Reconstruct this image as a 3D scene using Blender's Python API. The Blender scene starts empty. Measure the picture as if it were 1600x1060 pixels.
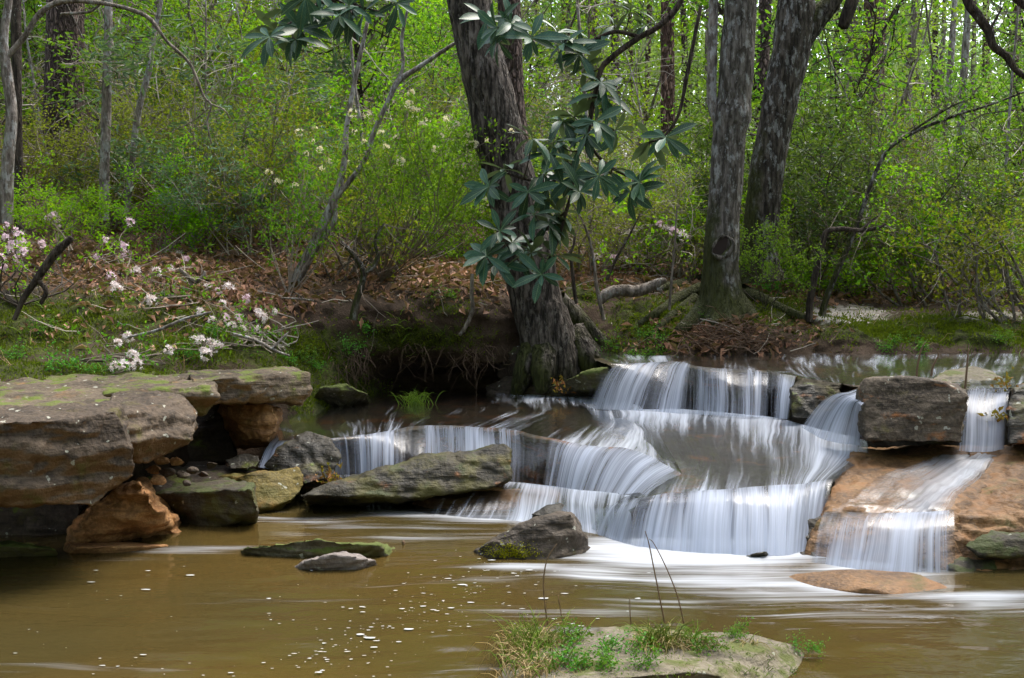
import bpy, bmesh, math, random
import numpy as np
from mathutils import Vector, Matrix
from mathutils.bvhtree import BVHTree

rng = np.random.default_rng(7)
random.seed(7)
sc = bpy.context.scene
COL = sc.collection

# ------------------------------------------------------------------ camera
F = 1900.0                       # focal length in photo pixels (photo 1600 x 1060)
CAMZ = 1.5
PITCH = math.atan(140.0 / F)
cam_d = bpy.data.cameras.new('camera')
cam = bpy.data.objects.new('camera', cam_d)
COL.objects.link(cam)
cam.location = (0, 0, CAMZ)
cam.rotation_euler = (math.radians(90) - PITCH, 0, 0)
cam_d.sensor_width = 36.0
cam_d.lens = 36.0 * F / 1600.0
cam_d.clip_start = 0.05
cam_d.clip_end = 600
sc.camera = cam

# ------------------------------------------------------------------ sky and sun (soft bright overcast)
SUN_EL, SUN_ROT = math.radians(62), math.radians(48)
world = bpy.data.worlds.new('World')
sc.world = world
world.use_nodes = True
wn = world.node_tree
wn.nodes.clear()
wo = wn.nodes.new('ShaderNodeOutputWorld')
bg = wn.nodes.new('ShaderNodeBackground')
sky = wn.nodes.new('ShaderNodeTexSky')
sky.sky_type = 'NISHITA'
sky.sun_disc = False
sky.sun_elevation = SUN_EL
sky.sun_rotation = SUN_ROT
sky.air_density = 1.0
sky.dust_density = 3.0
sky.ozone_density = 1.0
bg.inputs['Strength'].default_value = 0.15
veil = wn.nodes.new('ShaderNodeHueSaturation')          # thin white cloud over the whole sky
veil.inputs['Saturation'].default_value = .6
veil.inputs['Value'].default_value = 1.25
wn.links.new(sky.outputs[0], veil.inputs['Color'])
wn.links.new(veil.outputs[0], bg.inputs[0])
wn.links.new(bg.outputs[0], wo.inputs[0])

sun_d = bpy.data.lights.new('sun', 'SUN')
sun_d.energy = 1.5
sun_d.angle = math.radians(30)
sun_d.color = (1.0, 0.95, 0.87)
sun = bpy.data.objects.new('sun', sun_d)
COL.objects.link(sun)
_sd = Vector((math.sin(SUN_ROT) * math.cos(SUN_EL), math.cos(SUN_ROT) * math.cos(SUN_EL), math.sin(SUN_EL)))
sun.rotation_euler = _sd.to_track_quat('Z', 'Y').to_euler()
sun.location = (0, 0, 30)

sc.view_settings.view_transform = 'Standard'
sc.view_settings.look = 'None'
sc.view_settings.gamma = 1.0
sc.view_settings.exposure = 1.65
sc.render.engine = 'CYCLES'
sc.cycles.use_denoising = True
sc.cycles.max_bounces = 8
sc.cycles.diffuse_bounces = 3
sc.cycles.glossy_bounces = 3
sc.cycles.transmission_bounces = 4
sc.cycles.transparent_max_bounces = 16
sc.cycles.caustics_reflective = False
sc.cycles.caustics_refractive = False

# ------------------------------------------------------------------ measuring helpers
CP, SP = math.cos(PITCH), math.sin(PITCH)

def ray(px, py):
    u, v = (px - 800.0) / F, (530.0 - py) / F
    return Vector((u, CP + v * SP, -SP + v * CP))

def P(px, py, d):
    r = ray(px, py)
    k = d / r.y
    return Vector((k * r.x, d, CAMZ + k * r.z))

def PZ(px, py, z):
    r = ray(px, py)
    k = (z - CAMZ) / r.z
    return Vector((k * r.x, k * r.y, z))

def Q(t):
    """(px, py, d) or (px, py, None, z) -> point"""
    return PZ(t[0], t[1], t[3]) if len(t) == 4 else P(*t)

def to_px(V):
    """world points (N,3) -> photo pixels"""
    V = np.asarray(V)
    x, y, z = V[:, 0], V[:, 1], V[:, 2] - CAMZ
    dep = y * CP - z * SP
    up = y * SP + z * CP
    dep = np.maximum(dep, 0.05)
    return 800 + F * x / dep, 530 - F * up / dep

# ------------------------------------------------------------------ noise
def _h(ix, iy, iz, seed):
    with np.errstate(over='ignore'):
        n = (ix.astype(np.uint32) * np.uint32(374761393) + iy.astype(np.uint32) * np.uint32(668265263)
             + iz.astype(np.uint32) * np.uint32(2147483647) + np.uint32(seed) * np.uint32(1274126177))
        n = (n ^ (n >> np.uint32(13))) * np.uint32(1274126177)
        n = n ^ (n >> np.uint32(16))
    return n.astype(np.float64) / 4294967295.0

def vnoise(p, seed=0):
    p = np.asarray(p, float)
    f = np.floor(p)
    i = f.astype(np.int64)
    t = p - f
    t = t * t * t * (t * (t * 6 - 15) + 10)
    r = 0
    for dx in (0, 1):
        wx = t[:, 0] if dx else 1 - t[:, 0]
        for dy in (0, 1):
            wy = t[:, 1] if dy else 1 - t[:, 1]
            for dz in (0, 1):
                wz = t[:, 2] if dz else 1 - t[:, 2]
                r = r + wx * wy * wz * _h(i[:, 0] + dx, i[:, 1] + dy, i[:, 2] + dz, seed)
    return r * 2 - 1

def fbm(p, oct=4, seed=0, gain=.5, lac=2.03):
    a, s, n = 1.0, 0.0, 0.0
    p = np.asarray(p, float)
    for k in range(oct):
        s = s + a * vnoise(p + 17.3 * k, seed + k)
        n += a
        a *= gain
        p = p * lac
    return s / n

def ridged(p, oct=3, seed=0):
    a, s, n = 1.0, 0.0, 0.0
    p = np.asarray(p, float)
    for k in range(oct):
        s = s + a * (1 - np.abs(vnoise(p + 9.1 * k, seed + k)) * 2)
        n += a
        a *= .5
        p = p * 2.1
    return s / n

# ------------------------------------------------------------------ mesh helpers
def mesh_of(name, V, quads=None, tris=None, mat=None, smooth=True, uv=None, attrs=None):
    V = np.asarray(V, np.float32).reshape(-1, 3)
    quads = np.zeros((0, 4), np.int32) if quads is None else np.asarray(quads, np.int32).reshape(-1, 4)
    tris = np.zeros((0, 3), np.int32) if tris is None else np.asarray(tris, np.int32).reshape(-1, 3)
    me = bpy.data.meshes.new(name)
    me.vertices.add(len(V))
    me.vertices.foreach_set('co', V.ravel())
    nl = quads.size + tris.size
    me.loops.add(nl)
    li = np.concatenate([quads.ravel(), tris.ravel()])
    me.loops.foreach_set('vertex_index', li)
    nq, nt = len(quads), len(tris)
    me.polygons.add(nq + nt)
    starts = np.concatenate([np.arange(nq) * 4, nq * 4 + np.arange(nt) * 3]).astype(np.int32)
    me.polygons.foreach_set('loop_start', starts)
    me.polygons.foreach_set('use_smooth', np.full(nq + nt, bool(smooth)))
    if uv is not None:
        l = me.uv_layers.new(name='flow')
        l.data.foreach_set('uv', np.asarray(uv, np.float32)[li].ravel())
    for k, a in (attrs or {}).items():
        a = np.asarray(a, np.float32)
        if a.ndim == 1:
            at = me.attributes.new(k, 'FLOAT', 'POINT')
            at.data.foreach_set('value', a)
        else:
            at = me.attributes.new(k, 'FLOAT_COLOR', 'POINT')
            at.data.foreach_set('color', np.concatenate([a, np.ones((len(a), 4 - a.shape[1]), np.float32)], 1).ravel())
    if mat is not None:
        me.materials.append(mat)
    me.update()
    me.validate()
    return me

def obj(name, me, parent=None, loc=None):
    o = bpy.data.objects.new(name, me)
    COL.objects.link(o)
    if parent is not None:
        o.parent = parent
    if loc is not None:
        o.location = loc
    return o

def tag(o, label, cat, group=None):
    o['label'] = label
    o['category'] = cat
    if group:
        o['group'] = group
    return o

def empty(name, loc, label, cat, group=None):
    o = bpy.data.objects.new(name, None)
    COL.objects.link(o)
    o.empty_display_size = .1
    o.location = loc
    return tag(o, label, cat, group)

def struct(o):
    o['kind'] = 'structure'
    return o

def stuff(o, label=None, cat=None):
    o['kind'] = 'stuff'
    if label:
        o['label'] = label
        o['category'] = cat
    return o

class MB:
    """collects quads, triangles and tubes into one mesh"""
    def __init__(s):
        s.V, s.Q, s.T, s.n = [], [], [], 0
    def add(s, V, quads=None, tris=None):
        V = np.asarray(V, float).reshape(-1, 3)
        if quads is not None and len(quads):
            s.Q.append(np.asarray(quads, int) + s.n)
        if tris is not None and len(tris):
            s.T.append(np.asarray(tris, int) + s.n)
        s.V.append(V)
        s.n += len(V)
    def tube(s, pts, radii, sides=5, cap=True):
        pts = np.asarray([tuple(p) for p in pts], float)
        n = len(pts)
        radii = np.asarray(radii, float) * np.ones(n)
        tg = np.gradient(pts, axis=0)
        tg /= np.linalg.norm(tg, axis=1)[:, None] + 1e-9
        ref = np.array([0.31, 0.95, 0.07]) if abs(tg[:, 1]).mean() < .8 else np.array([1., .1, .05])
        a = np.cross(tg, ref)
        a /= np.linalg.norm(a, axis=1)[:, None] + 1e-9
        b = np.cross(tg, a)
        th = np.arange(sides) * 2 * math.pi / sides
        ring = a[:, None, :] * np.cos(th)[None, :, None] + b[:, None, :] * np.sin(th)[None, :, None]
        V = (pts[:, None, :] + ring * radii[:, None, None]).reshape(-1, 3)
        i = np.arange(n - 1)[:, None] * sides
        j = np.arange(sides)[None, :]
        k = (j + 1) % sides
        q = np.stack([i + j, i + k, i + sides + k, i + sides + j], -1).reshape(-1, 4)
        t = []
        if cap:
            V = np.concatenate([V, pts[-1:] + tg[-1:] * radii[-1] * .4])
            e = (n - 1) * sides
            t = [(e + x, e + (x + 1) % sides, n * sides) for x in range(sides)]
        s.add(V, q, t)
    def mesh(s, name, mat, smooth=True, **kw):
        V = np.concatenate(s.V) if s.V else np.zeros((0, 3))
        q = np.concatenate(s.Q) if s.Q else None
        t = np.concatenate(s.T) if s.T else None
        return mesh_of(name, V, q, t, mat, smooth, **kw)

def spline(pts, n):
    """Catmull-Rom through pts (K,D) -> (n,D)"""
    p = np.asarray([tuple(x) for x in pts], float)
    K = len(p)
    if K == 2:
        t = np.linspace(0, 1, n)[:, None]
        return p[0] * (1 - t) + p[1] * t
    e = np.concatenate([2 * p[:1] - p[1:2], p, 2 * p[-1:] - p[-2:-1]])
    u = np.linspace(0, K - 1, n)
    i = np.minimum(u.astype(int), K - 2)
    t = (u - i)[:, None]
    a, b, c, d = e[i], e[i + 1], e[i + 2], e[i + 3]
    return .5 * (2 * b + (c - a) * t + (2 * a - 5 * b + 4 * c - d) * t ** 2 + (3 * b - a - 3 * c + d) * t ** 3)

def grid_quads(nr, nc):
    i = np.arange(nr - 1)[:, None] * nc
    j = np.arange(nc - 1)[None, :]
    return np.stack([i + j, i + j + 1, i + nc + j + 1, i + nc + j], -1).reshape(-1, 4)

def bvh_of(o):
    me = o.data
    mw = o.matrix_world if o.parent is None else o.matrix_basis
    loc = Vector(o.location)
    return BVHTree.FromPolygons([v.co + loc for v in me.vertices], [tuple(p.vertices) for p in me.polygons])

# ------------------------------------------------------------------ materials
class N:
    """tiny node-tree writer"""
    def __init__(s, name):
        s.m = bpy.data.materials.new(name)
        s.m.use_nodes = True
        s.t = s.m.node_tree
        s.t.nodes.clear()
        s.out = s.t.nodes.new('ShaderNodeOutputMaterial')
    def n(s, typ, **kw):
        nd = s.t.nodes.new(typ)
        for k, v in kw.items():
            if k.startswith('_'):
                setattr(nd, k[1:], v)
            else:
                s.put(nd.inputs[int(k[1:])] if k[0] == 'i' and k[1:].isdigit() else nd.inputs[k.replace('__', ' ')], v)
        return nd
    def put(s, sock, v):
        if isinstance(v, bpy.types.NodeSocket):
            s.t.links.new(v, sock)
        elif isinstance(v, (tuple, list)) and len(v) == 3 and sock.type == 'RGBA':
            sock.default_value = (*v, 1)
        else:
            sock.default_value = v
    def noise(s, vec, scale, detail=3, rough=.55, dist=0.0):
        return s.n('ShaderNodeTexNoise', Vector=vec, Scale=scale, Detail=detail, Roughness=rough, Distortion=dist).outputs[0]
    def ramp(s, v, a, b, x=0.0, y=1.0):
        nd = s.n('ShaderNodeMapRange', i0=v, i1=a, i2=b, i3=x, i4=y)
        nd.interpolation_type = 'SMOOTHSTEP'
        return nd.outputs[0]
    def mix(s, f, a, b, mode='MIX'):
        nd = s.n('ShaderNodeMix')
        nd.data_type = 'RGBA'
        nd.blend_type = mode
        s.put(nd.inputs[0], f)
        s.put(nd.inputs[6], a)
        s.put(nd.inputs[7], b)
        return nd.outputs[2]
    def math(s, op, a, b=0.0, clamp=False):
        nd = s.n('ShaderNodeMath', i0=a, i1=b)
        nd.operation = op
        nd.use_clamp = clamp
        return nd.outputs[0]
    def scaled(s, vec, sx, sy, sz):
        nd = s.n('ShaderNodeMapping', Vector=vec, Scale=(sx, sy, sz))
        return nd.outputs[0]
    def coord(s, which='Object'):
        return s.n('ShaderNodeTexCoord').outputs[which]
    def bump(s, h, strength=.5, dist=.02, normal=None):
        nd = s.n('ShaderNodeBump', Strength=strength, Distance=dist, Height=h)
        if normal is not None:
            s.put(nd.inputs['Normal'], normal)
        return nd.outputs[0]
    def bsdf(s, **kw):
        return s.n('ShaderNodeBsdfPrincipled', **kw)
    def done(s, sh):
        s.t.links.new(sh if isinstance(sh, bpy.types.NodeSocket) else sh.outputs[0], s.out.inputs[0])
        return s.m

def rock_mat(name, A, B, stain=0.0, under=0.0, moss=0.0, wet=0.0, lichen=.3, dark=.5, mosscol=(.055, .07, .008), staincol=(.36, .13, .03), strata=1.0, algae=0.0):
    m = N(name)
    co = m.coord('Object')
    geo = m.n('ShaderNodeNewGeometry')
    nz = m.n('ShaderNodeSeparateXYZ', Vector=geo.outputs['Normal']).outputs[2]
    n1 = m.noise(co, 3.2, 5, .62)
    n2 = m.noise(co, 13, 5, .65)
    n3 = m.noise(co, 55, 3, .6)
    c = m.mix(m.ramp(n1, .35, .65), A, B)
    c = m.mix(m.math('MULTIPLY', m.ramp(n2, .46, .66), dark), c, tuple(x * .3 for x in A))
    c = m.mix(m.math('MULTIPLY', m.ramp(n3, .4, .75), .35), c, tuple(min(1, x * 1.9) for x in B))
    st = m.noise(m.scaled(co, 5, 5, 45), 1.0, 3, .6, .3)
    c = m.mix(m.math('MULTIPLY', m.ramp(st, .52, .64), .45 * strata), c, tuple(x * .35 for x in A))
    if stain:
        ns = m.noise(m.scaled(co, 1, 1, 2.2), 4.1, 5, .6, .4)
        c = m.mix(m.ramp(ns, .62 - .3 * stain, .74 - .22 * stain, 0, .9), c, m.mix(n2, staincol, tuple(x * .35 for x in staincol)))
    if under:
        nu = m.noise(co, 5.0, 4, .6)
        ku = m.math('ADD', m.ramp(nz, .35, -.5), m.math('MULTIPLY', m.math('SUBTRACT', nu, .5), 1.6))
        c = m.mix(m.ramp(ku, .25, .85, 0, under), c, m.mix(n2, staincol, tuple(x * .4 for x in staincol)))
    if algae:
        na = m.noise(co, 5.7, 5, .6)
        c = m.mix(m.ramp(na, .66 - .3 * algae, .8 - .25 * algae, 0, .8), c, (.075, .066, .010))
    if lichen:
        nl = m.noise(co, 24, 2, .4)
        c = m.mix(m.ramp(nl, .70 - .06 * lichen, .73 - .05 * lichen, 0, .7), c, (.38, .38, .31))
    rough = .82 - .38 * wet
    if moss:
        nm = m.noise(co, 6.5, 5, .65)
        up = m.ramp(nz, -.3, .8)
        k = m.math('ADD', m.math('MULTIPLY', up, .34), nm)
        fm = m.ramp(k, .98 - .5 * moss, 1.08 - .46 * moss)
        c = m.mix(fm, c, m.mix(n3, mosscol, tuple(x * 2.0 for x in mosscol)))
    hb = m.math('ADD', m.math('MULTIPLY', n2, .6), m.math('MULTIPLY', n3, .35))
    hb = m.math('ADD', hb, m.math('MULTIPLY', st, .5 * strata))
    b = m.bsdf(Base__Color=c, Roughness=rough, Normal=m.bump(hb, .8, .025))
    b.inputs['Specular IOR Level'].default_value = .3 + .1 * wet
    return m.done(b)

M = {}
M['slab'] = rock_mat('grey_sandstone', (.036, .025, .016), (.10, .072, .048), stain=.08, under=.75, lichen=.04, dark=.75, strata=.7, algae=.38, staincol=(.19, .095, .03))
M['slab_top'] = rock_mat('mossy_sandstone', (.042, .030, .018), (.12, .09, .06), stain=.15, under=.9, moss=.30, lichen=.05, algae=.45, staincol=(.24, .13, .045))
M['orange'] = rock_mat('orange_sandstone', (.20, .088, .028), (.36, .195, .08), stain=.35, lichen=.0, dark=.45, strata=1.0, algae=.15, wet=.15, staincol=(.34, .15, .04))
M['mossblock'] = rock_mat('mossy_block', (.028, .023, .014), (.068, .054, .034), stain=.0, moss=.46, lichen=.05, algae=.6, wet=.2, mosscol=(.026, .032, .006))
M['yellow'] = rock_mat('yellow_algae_rock', (.062, .046, .007), (.14, .10, .016), stain=.3, staincol=(.22, .12, .015), lichen=.1, algae=.6, wet=.3)
M['wetdark'] = rock_mat('wet_dark_rock', (.012, .010, .006), (.036, .029, .017), stain=.05, moss=.12, lichen=.03, algae=.4, wet=.6)
M['long'] = rock_mat('long_wet_rock', (.012, .010, .005), (.038, .029, .012), stain=.15, moss=.22, mosscol=(.025, .03, .005), lichen=.0, algae=.75, wet=.5)
M['frontrock'] = rock_mat('brown_front_rock', (.022, .016, .010), (.085, .064, .045), stain=.0, lichen=.03, algae=.3, wet=.3, strata=1.0)
M['hump'] = rock_mat('grey_hump_rock', (.13, .108, .095), (.2, .17, .15), stain=.2, lichen=.05, dark=.3, wet=.4)
M['mosslow'] = rock_mat('moss_covered_rock', (.06, .055, .03), (.12, .105, .07), moss=.75, lichen=.2, algae=.7, mosscol=(.05, .062, .012))
M['block'] = rock_mat('pale_block_rock', (.036, .027, .018), (.125, .096, .068), stain=.12, lichen=.08, dark=.7, strata=.8, algae=.2)
M['wetorange'] = rock_mat('wet_orange_slope', (.075, .038, .014), (.20, .105, .040), stain=.35, lichen=0, dark=.65, strata=1.0, algae=.3, wet=.45, staincol=(.28, .13, .04))
M['bed'] = rock_mat('stream_bedrock', (.028, .021, .013), (.085, .054, .025), stain=.35, lichen=0, dark=.6, algae=.12, wet=.7, strata=.4)
M['ledge'] = rock_mat('dark_ledge_rock', (.022, .018, .013), (.055, .042, .028), stain=.2, lichen=0, algae=.4, wet=.6, strata=1.0)
M['island'] = rock_mat('sandy_mossy_rock', (.10, .085, .055), (.175, .148, .105), moss=.26, mosscol=(.055, .062, .014), lichen=.05, dark=.3, algae=.4)
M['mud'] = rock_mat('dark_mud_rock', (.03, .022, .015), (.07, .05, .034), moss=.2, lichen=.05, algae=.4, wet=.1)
M['oakmoss'] = rock_mat('dark_mossy_earth', (.016, .011, .007), (.05, .034, .022), moss=.42, lichen=.05, algae=.3, strata=0.0, mosscol=(.022, .026, .005))

def ground_mat():
    m = N('woodland_ground')
    co = m.coord('Object')
    at = m.n('ShaderNodeAttribute', _attribute_name='zone')
    sep = m.n('ShaderNodeSeparateColor', Color=at.outputs['Color'])
    n1 = m.noise(co, 2.2, 5, .65)
    n2 = m.noise(co, 17, 5, .7)
    n3 = m.noise(co, 70, 3, .6)
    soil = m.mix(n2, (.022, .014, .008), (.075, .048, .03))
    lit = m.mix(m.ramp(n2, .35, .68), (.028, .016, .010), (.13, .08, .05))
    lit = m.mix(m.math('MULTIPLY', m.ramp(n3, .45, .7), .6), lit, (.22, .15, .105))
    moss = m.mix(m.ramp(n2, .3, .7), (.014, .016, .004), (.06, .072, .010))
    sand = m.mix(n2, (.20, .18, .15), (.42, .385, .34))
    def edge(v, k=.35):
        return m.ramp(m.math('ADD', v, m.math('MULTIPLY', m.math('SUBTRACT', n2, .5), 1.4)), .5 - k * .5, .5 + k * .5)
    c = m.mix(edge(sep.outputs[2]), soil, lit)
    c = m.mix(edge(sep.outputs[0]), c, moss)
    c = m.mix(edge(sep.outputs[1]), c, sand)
    h = m.math('ADD', m.math('MULTIPLY', n2, .7), m.math('MULTIPLY', n3, .4))
    b = m.bsdf(Base__Color=c, Roughness=.9, Normal=m.bump(h, .9, .03))
    b.inputs['Specular IOR Level'].default_value = .2
    return m.done(b)
M['ground'] = ground_mat()

def water_mat(name, opaque=True, body=(.064, .041, .011), tint=(.75, .68, .5), rough=.10, su=30, sv=1.6, ripple=.4, foam_sky_col=(.58, .62, .70), gain=3.0, lo=-.1, hi=.8, top=.92, gloss=1.0, wbig=.4):
    """flowing water seen over a long exposure: clear or murky body, with streaks of foam along the flow map, its colour tinted blue for reflected sky"""
    m = N(name)
    uv0 = m.n('ShaderNodeUVMap', _uv_map='flow').outputs[0]
    # the streaks wander a little sideways as they run
    wv = m.n('ShaderNodeTexNoise', Vector=m.scaled(uv0, 2.2, 1.1, 1), Scale=1.0, Detail=2.0).outputs[1]
    off = m.n('ShaderNodeVectorMath', i0=wv, i1=(.5, .5, .5)); off.operation = 'SUBTRACT'
    sc2 = m.n('ShaderNodeVectorMath', i0=off.outputs[0], i1=(.09, .05, 0)); sc2.operation = 'MULTIPLY'
    ad = m.n('ShaderNodeVectorMath', i0=uv0, i1=sc2.outputs[0]); ad.operation = 'ADD'
    uvn = ad.outputs[0]
    fo = m.n('ShaderNodeAttribute', _attribute_name='foam').outputs['Fac']
    s1 = m.noise(m.scaled(uvn, su, sv, 1), 1.0, 3, .55, .1)
    s2 = m.noise(m.scaled(uvn, su * 3.3, sv * 1.2, 1), 1.0, 2, .5)
    big = m.noise(m.scaled(uvn, su * .2, sv * .8, 1), 1.0, 2, .5)
    w2 = (1 - wbig) * .32
    st = m.math('ADD', m.math('ADD', m.math('MULTIPLY', s1, 1 - wbig - w2), m.math('MULTIPLY', s2, w2)), m.math('MULTIPLY', big, wbig))
    v = m.math('ADD', m.math('MULTIPLY', m.math('SUBTRACT', st, .5), gain), m.math('SUBTRACT', fo, .5))
    f = m.ramp(v, lo, hi, 0, top)
    co = m.coord('Object')
    w1 = m.noise(m.scaled(uvn, su * .35, sv * 2.4, 1), 1.0, 4, .6, .2)
    h = m.math('ADD', w1, m.math('MULTIPLY', s1, .35))
    nrm = m.bump(h, ripple, .02)
    fc = m.mix(m.ramp(s2, .3, .7), tuple(x * .86 for x in foam_sky_col), foam_sky_col)
    white = m.bsdf(Base__Color=fc, Roughness=.5, Normal=nrm)
    white.inputs['Specular IOR Level'].default_value = .2
    tl = m.n('ShaderNodeBsdfTranslucent', Color=fc)
    wmix = m.n('ShaderNodeMixShader', Fac=.35, i1=white.outputs[0], i2=tl.outputs[0])
    if opaque:
        nb = m.noise(co, .55, 3, .5)
        b2 = m.mix(m.ramp(nb, .35, .65), body, tuple(x * y for x, y in zip(body, (.72, .86, 1.1))))
        clear = m.bsdf(Base__Color=b2, Roughness=rough, Normal=nrm)
        clear.inputs['IOR'].default_value = 1.33
        clear.inputs['Specular IOR Level'].default_value = .5
    else:
        tr = m.n('ShaderNodeBsdfTransparent', Color=tint)
        gl = m.n('ShaderNodeBsdfGlossy', Color=(1, 1, 1), Roughness=rough, Normal=nrm)
        fr = m.n('ShaderNodeFresnel', IOR=1.33, Normal=nrm)
        clear = m.n('ShaderNodeMixShader', Fac=m.math('MULTIPLY', fr.outputs[0], gloss), i1=tr.outputs[0], i2=gl.outputs[0])
    mx = m.n('ShaderNodeMixShader', Fac=f, i1=clear.outputs[0], i2=wmix.outputs[0])
    return m.done(mx)
M['pool'] = water_mat('pool_water_murky', True, su=6.0, sv=1.0, ripple=.40, rough=.10, gain=3.4, lo=-.15, hi=.75, foam_sky_col=(.66, .69, .74))
M['tier'] = water_mat('shallow_flowing_water', False, su=12, sv=.9, ripple=.45, rough=.12, gain=3.6, lo=-.05, hi=.85, gloss=.8, tint=(.60, .57, .48))
M['fall'] = water_mat('falling_water', False, tint=(.86, .88, .9), su=30, sv=.7, ripple=.25, rough=.35, gain=3.3, lo=-.25, hi=.9, top=.9, gloss=.06, foam_sky_col=(.53, .585, .71), wbig=.5)  # blue sky reflection is put into the foam colour
M['cascade'] = water_mat('cascading_water', False, tint=(.50, .51, .52), su=17, sv=.45, ripple=.8, rough=.25, gain=3.8, lo=-.1, hi=.95, gloss=.2, foam_sky_col=(.57, .62, .72))
M['film'] = water_mat('thin_sheet_of_water', False, tint=(.86, .82, .75), su=13, sv=.4, ripple=.2, rough=.4, gain=2.3, lo=-.3, hi=.95, top=.82, gloss=.06, foam_sky_col=(.56, .60, .67))

def leaf_mat(name, A, B, gloss=.35, trans=.35, back=None, vary=1.0, rib=None):
    m = N(name)
    geo = m.n('ShaderNodeNewGeometry')
    oi = m.n('ShaderNodeObjectInfo')
    r = geo.outputs['Random Per Island']
    c = m.mix(r, A, B)
    r2 = m.math('FRACT', m.math('MULTIPLY', r, 37.7))
    c = m.mix(m.math('MULTIPLY', m.ramp(r2, .55, 1.0), .45 * vary), c, tuple(x * .45 for x in A))
    hs = m.n('ShaderNodeHueSaturation', Color=c, Saturation=1.05, Hue=m.ramp(oi.outputs['Random'], 0, 1, .5 - .018 * vary, .5 + .018 * vary),
             Value=m.ramp(oi.outputs['Random'], 0, 1, 1 - .25 * vary, 1 + .25 * vary))
    c = hs.outputs[0]
    if rib:
        sx = m.n('ShaderNodeSeparateXYZ', Vector=m.coord('Object')).outputs
        ax = m.math('ABSOLUTE', sx[0])
        c = m.mix(m.ramp(ax, .014, .005, 0, .8), c, rib)
        vein = m.math('SINE', m.math('ADD', m.math('MULTIPLY', sx[1], 80.0), m.math('MULTIPLY', ax, -70.0)))
        c = m.mix(m.ramp(vein, .5, 1.0, 0, .25), c, rib)
        c = m.mix(m.ramp(m.noise(m.coord('Object'), 5.0, 2), .4, .7, 0, .4), c, tuple(x * .5 for x in A))
    if back:
        c = m.mix(geo.outputs['Backfacing'], c, back)
    b = m.bsdf(Base__Color=c, Roughness=.75 - gloss)
    b.inputs['Specular IOR Level'].default_value = .15 + gloss * .5
    tl = m.n('ShaderNodeBsdfTranslucent', Color=m.mix(.5, c, (.25, .4, .02), 'MIX') if not back else c)
    mx = m.n('ShaderNodeMixShader', Fac=trans, i1=b.outputs[0], i2=tl.outputs[0])
    return m.done(mx)
M['lime'] = leaf_mat('lime_leaves', (.125, .33, .009), (.28, .46, .024), .12, .55)
M['mid'] = leaf_mat('green_leaves', (.06, .19, .012), (.15, .33, .028), .18, .5)
M['olive'] = leaf_mat('olive_leaves', (.13, .135, .012), (.25, .24, .025), .15, .45)
M['dark'] = leaf_mat('dark_evergreen_leaves', (.03, .07, .022), (.075, .13, .04), .3, .3)
M['glaucous'] = leaf_mat('blue_green_leaves', (.06, .125, .075), (.13, .21, .12), .3, .3)
M['far'] = leaf_mat('distant_haze_tinted_leaves', (.16, .26, .11), (.28, .38, .17), .15, .5)  # distance haze mixed into the leaf colour
M['pale'] = leaf_mat('haze_tinted_leaves', (.22, .33, .10), (.36, .46, .17), .1, .5)  # paler still: haze of the rear rows put into the colour
M['needle'] = leaf_mat('pine_needles', (.07, .13, .06), (.14, .21, .09), .15, .4)
M['fresh'] = leaf_mat('fresh_green_leaves', (.05, .17, .02), (.11, .28, .035), .25, .4)
M['rust'] = leaf_mat('dead_leaves', (.16, .065, .02), (.30, .13, .05), .1, .3, vary=.6)
M['magnolia'] = leaf_mat('glossy_big_leaves', (.026, .085, .045), (.09, .19, .09), .36, .15, back=(.11, .16, .06), vary=1.6, rib=(.15, .22, .09))
M['litter'] = leaf_mat('fallen_leaves', (.12, .055, .030), (.42, .245, .155), .15, .12, vary=.9)
M['mosstuft'] = leaf_mat('moss_tufts', (.04, .052, .005), (.12, .135, .012), .05, .35)
M['grassgreen'] = leaf_mat('green_grass_blades', (.10, .17, .015), (.20, .27, .03), .2, .35)
M['straw'] = leaf_mat('dry_grass_blades', (.30, .20, .09), (.5, .38, .2), .2, .3)

def plain(name, c, rough=.7, var=.5, scale=20, spec=.3):
    m = N(name)
    co = m.coord('Object')
    n = m.noise(co, scale, 4, .6)
    b = m.bsdf(Base__Color=m.mix(n, tuple(x * (1 - var) for x in c), tuple(min(.9, x * (1 + var)) for x in c)), Roughness=rough, Normal=m.bump(n, .4, .01))
    b.inputs['Specular IOR Level'].default_value = spec
    return m.done(b)
M['twig'] = plain('grey_brown_twigs', (.15, .12, .09))
M['twigpale'] = plain('pale_twigs', (.30, .26, .21))
M['twigdark'] = plain('dark_twigs', (.05, .038, .028))
M['root'] = plain('fine_brown_roots', (.10, .062, .038))
M['rootpale'] = plain('pale_roots', (.26, .21, .15))
M['foam'] = plain('foam_flecks', (.42, .43, .43), .5, .05)
M['deadstem'] = plain('dead_stems', (.16, .10, .055))

def petal_mat(name, A, B):
    m = N(name)
    r = m.n('ShaderNodeNewGeometry').outputs['Random Per Island']
    c = m.mix(r, A, B)
    b = m.bsdf(Base__Color=c, Roughness=.6)
    tl = m.n('ShaderNodeBsdfTranslucent', Color=c)
    return m.done(m.n('ShaderNodeMixShader', Fac=.35, i1=b.outputs[0], i2=tl.outputs[0]))
M['pinkpetal'] = petal_mat('pale_pink_petals', (.72, .52, .60), (.82, .70, .75))
M['whitepetal'] = petal_mat('white_pink_petals', (.80, .67, .65), (.86, .83, .81))
M['creampetal'] = petal_mat('cream_petals', (.80, .72, .42), (.86, .82, .62))
M['bud'] = petal_mat('apricot_buds', (.75, .45, .28), (.8, .62, .45))

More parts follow.
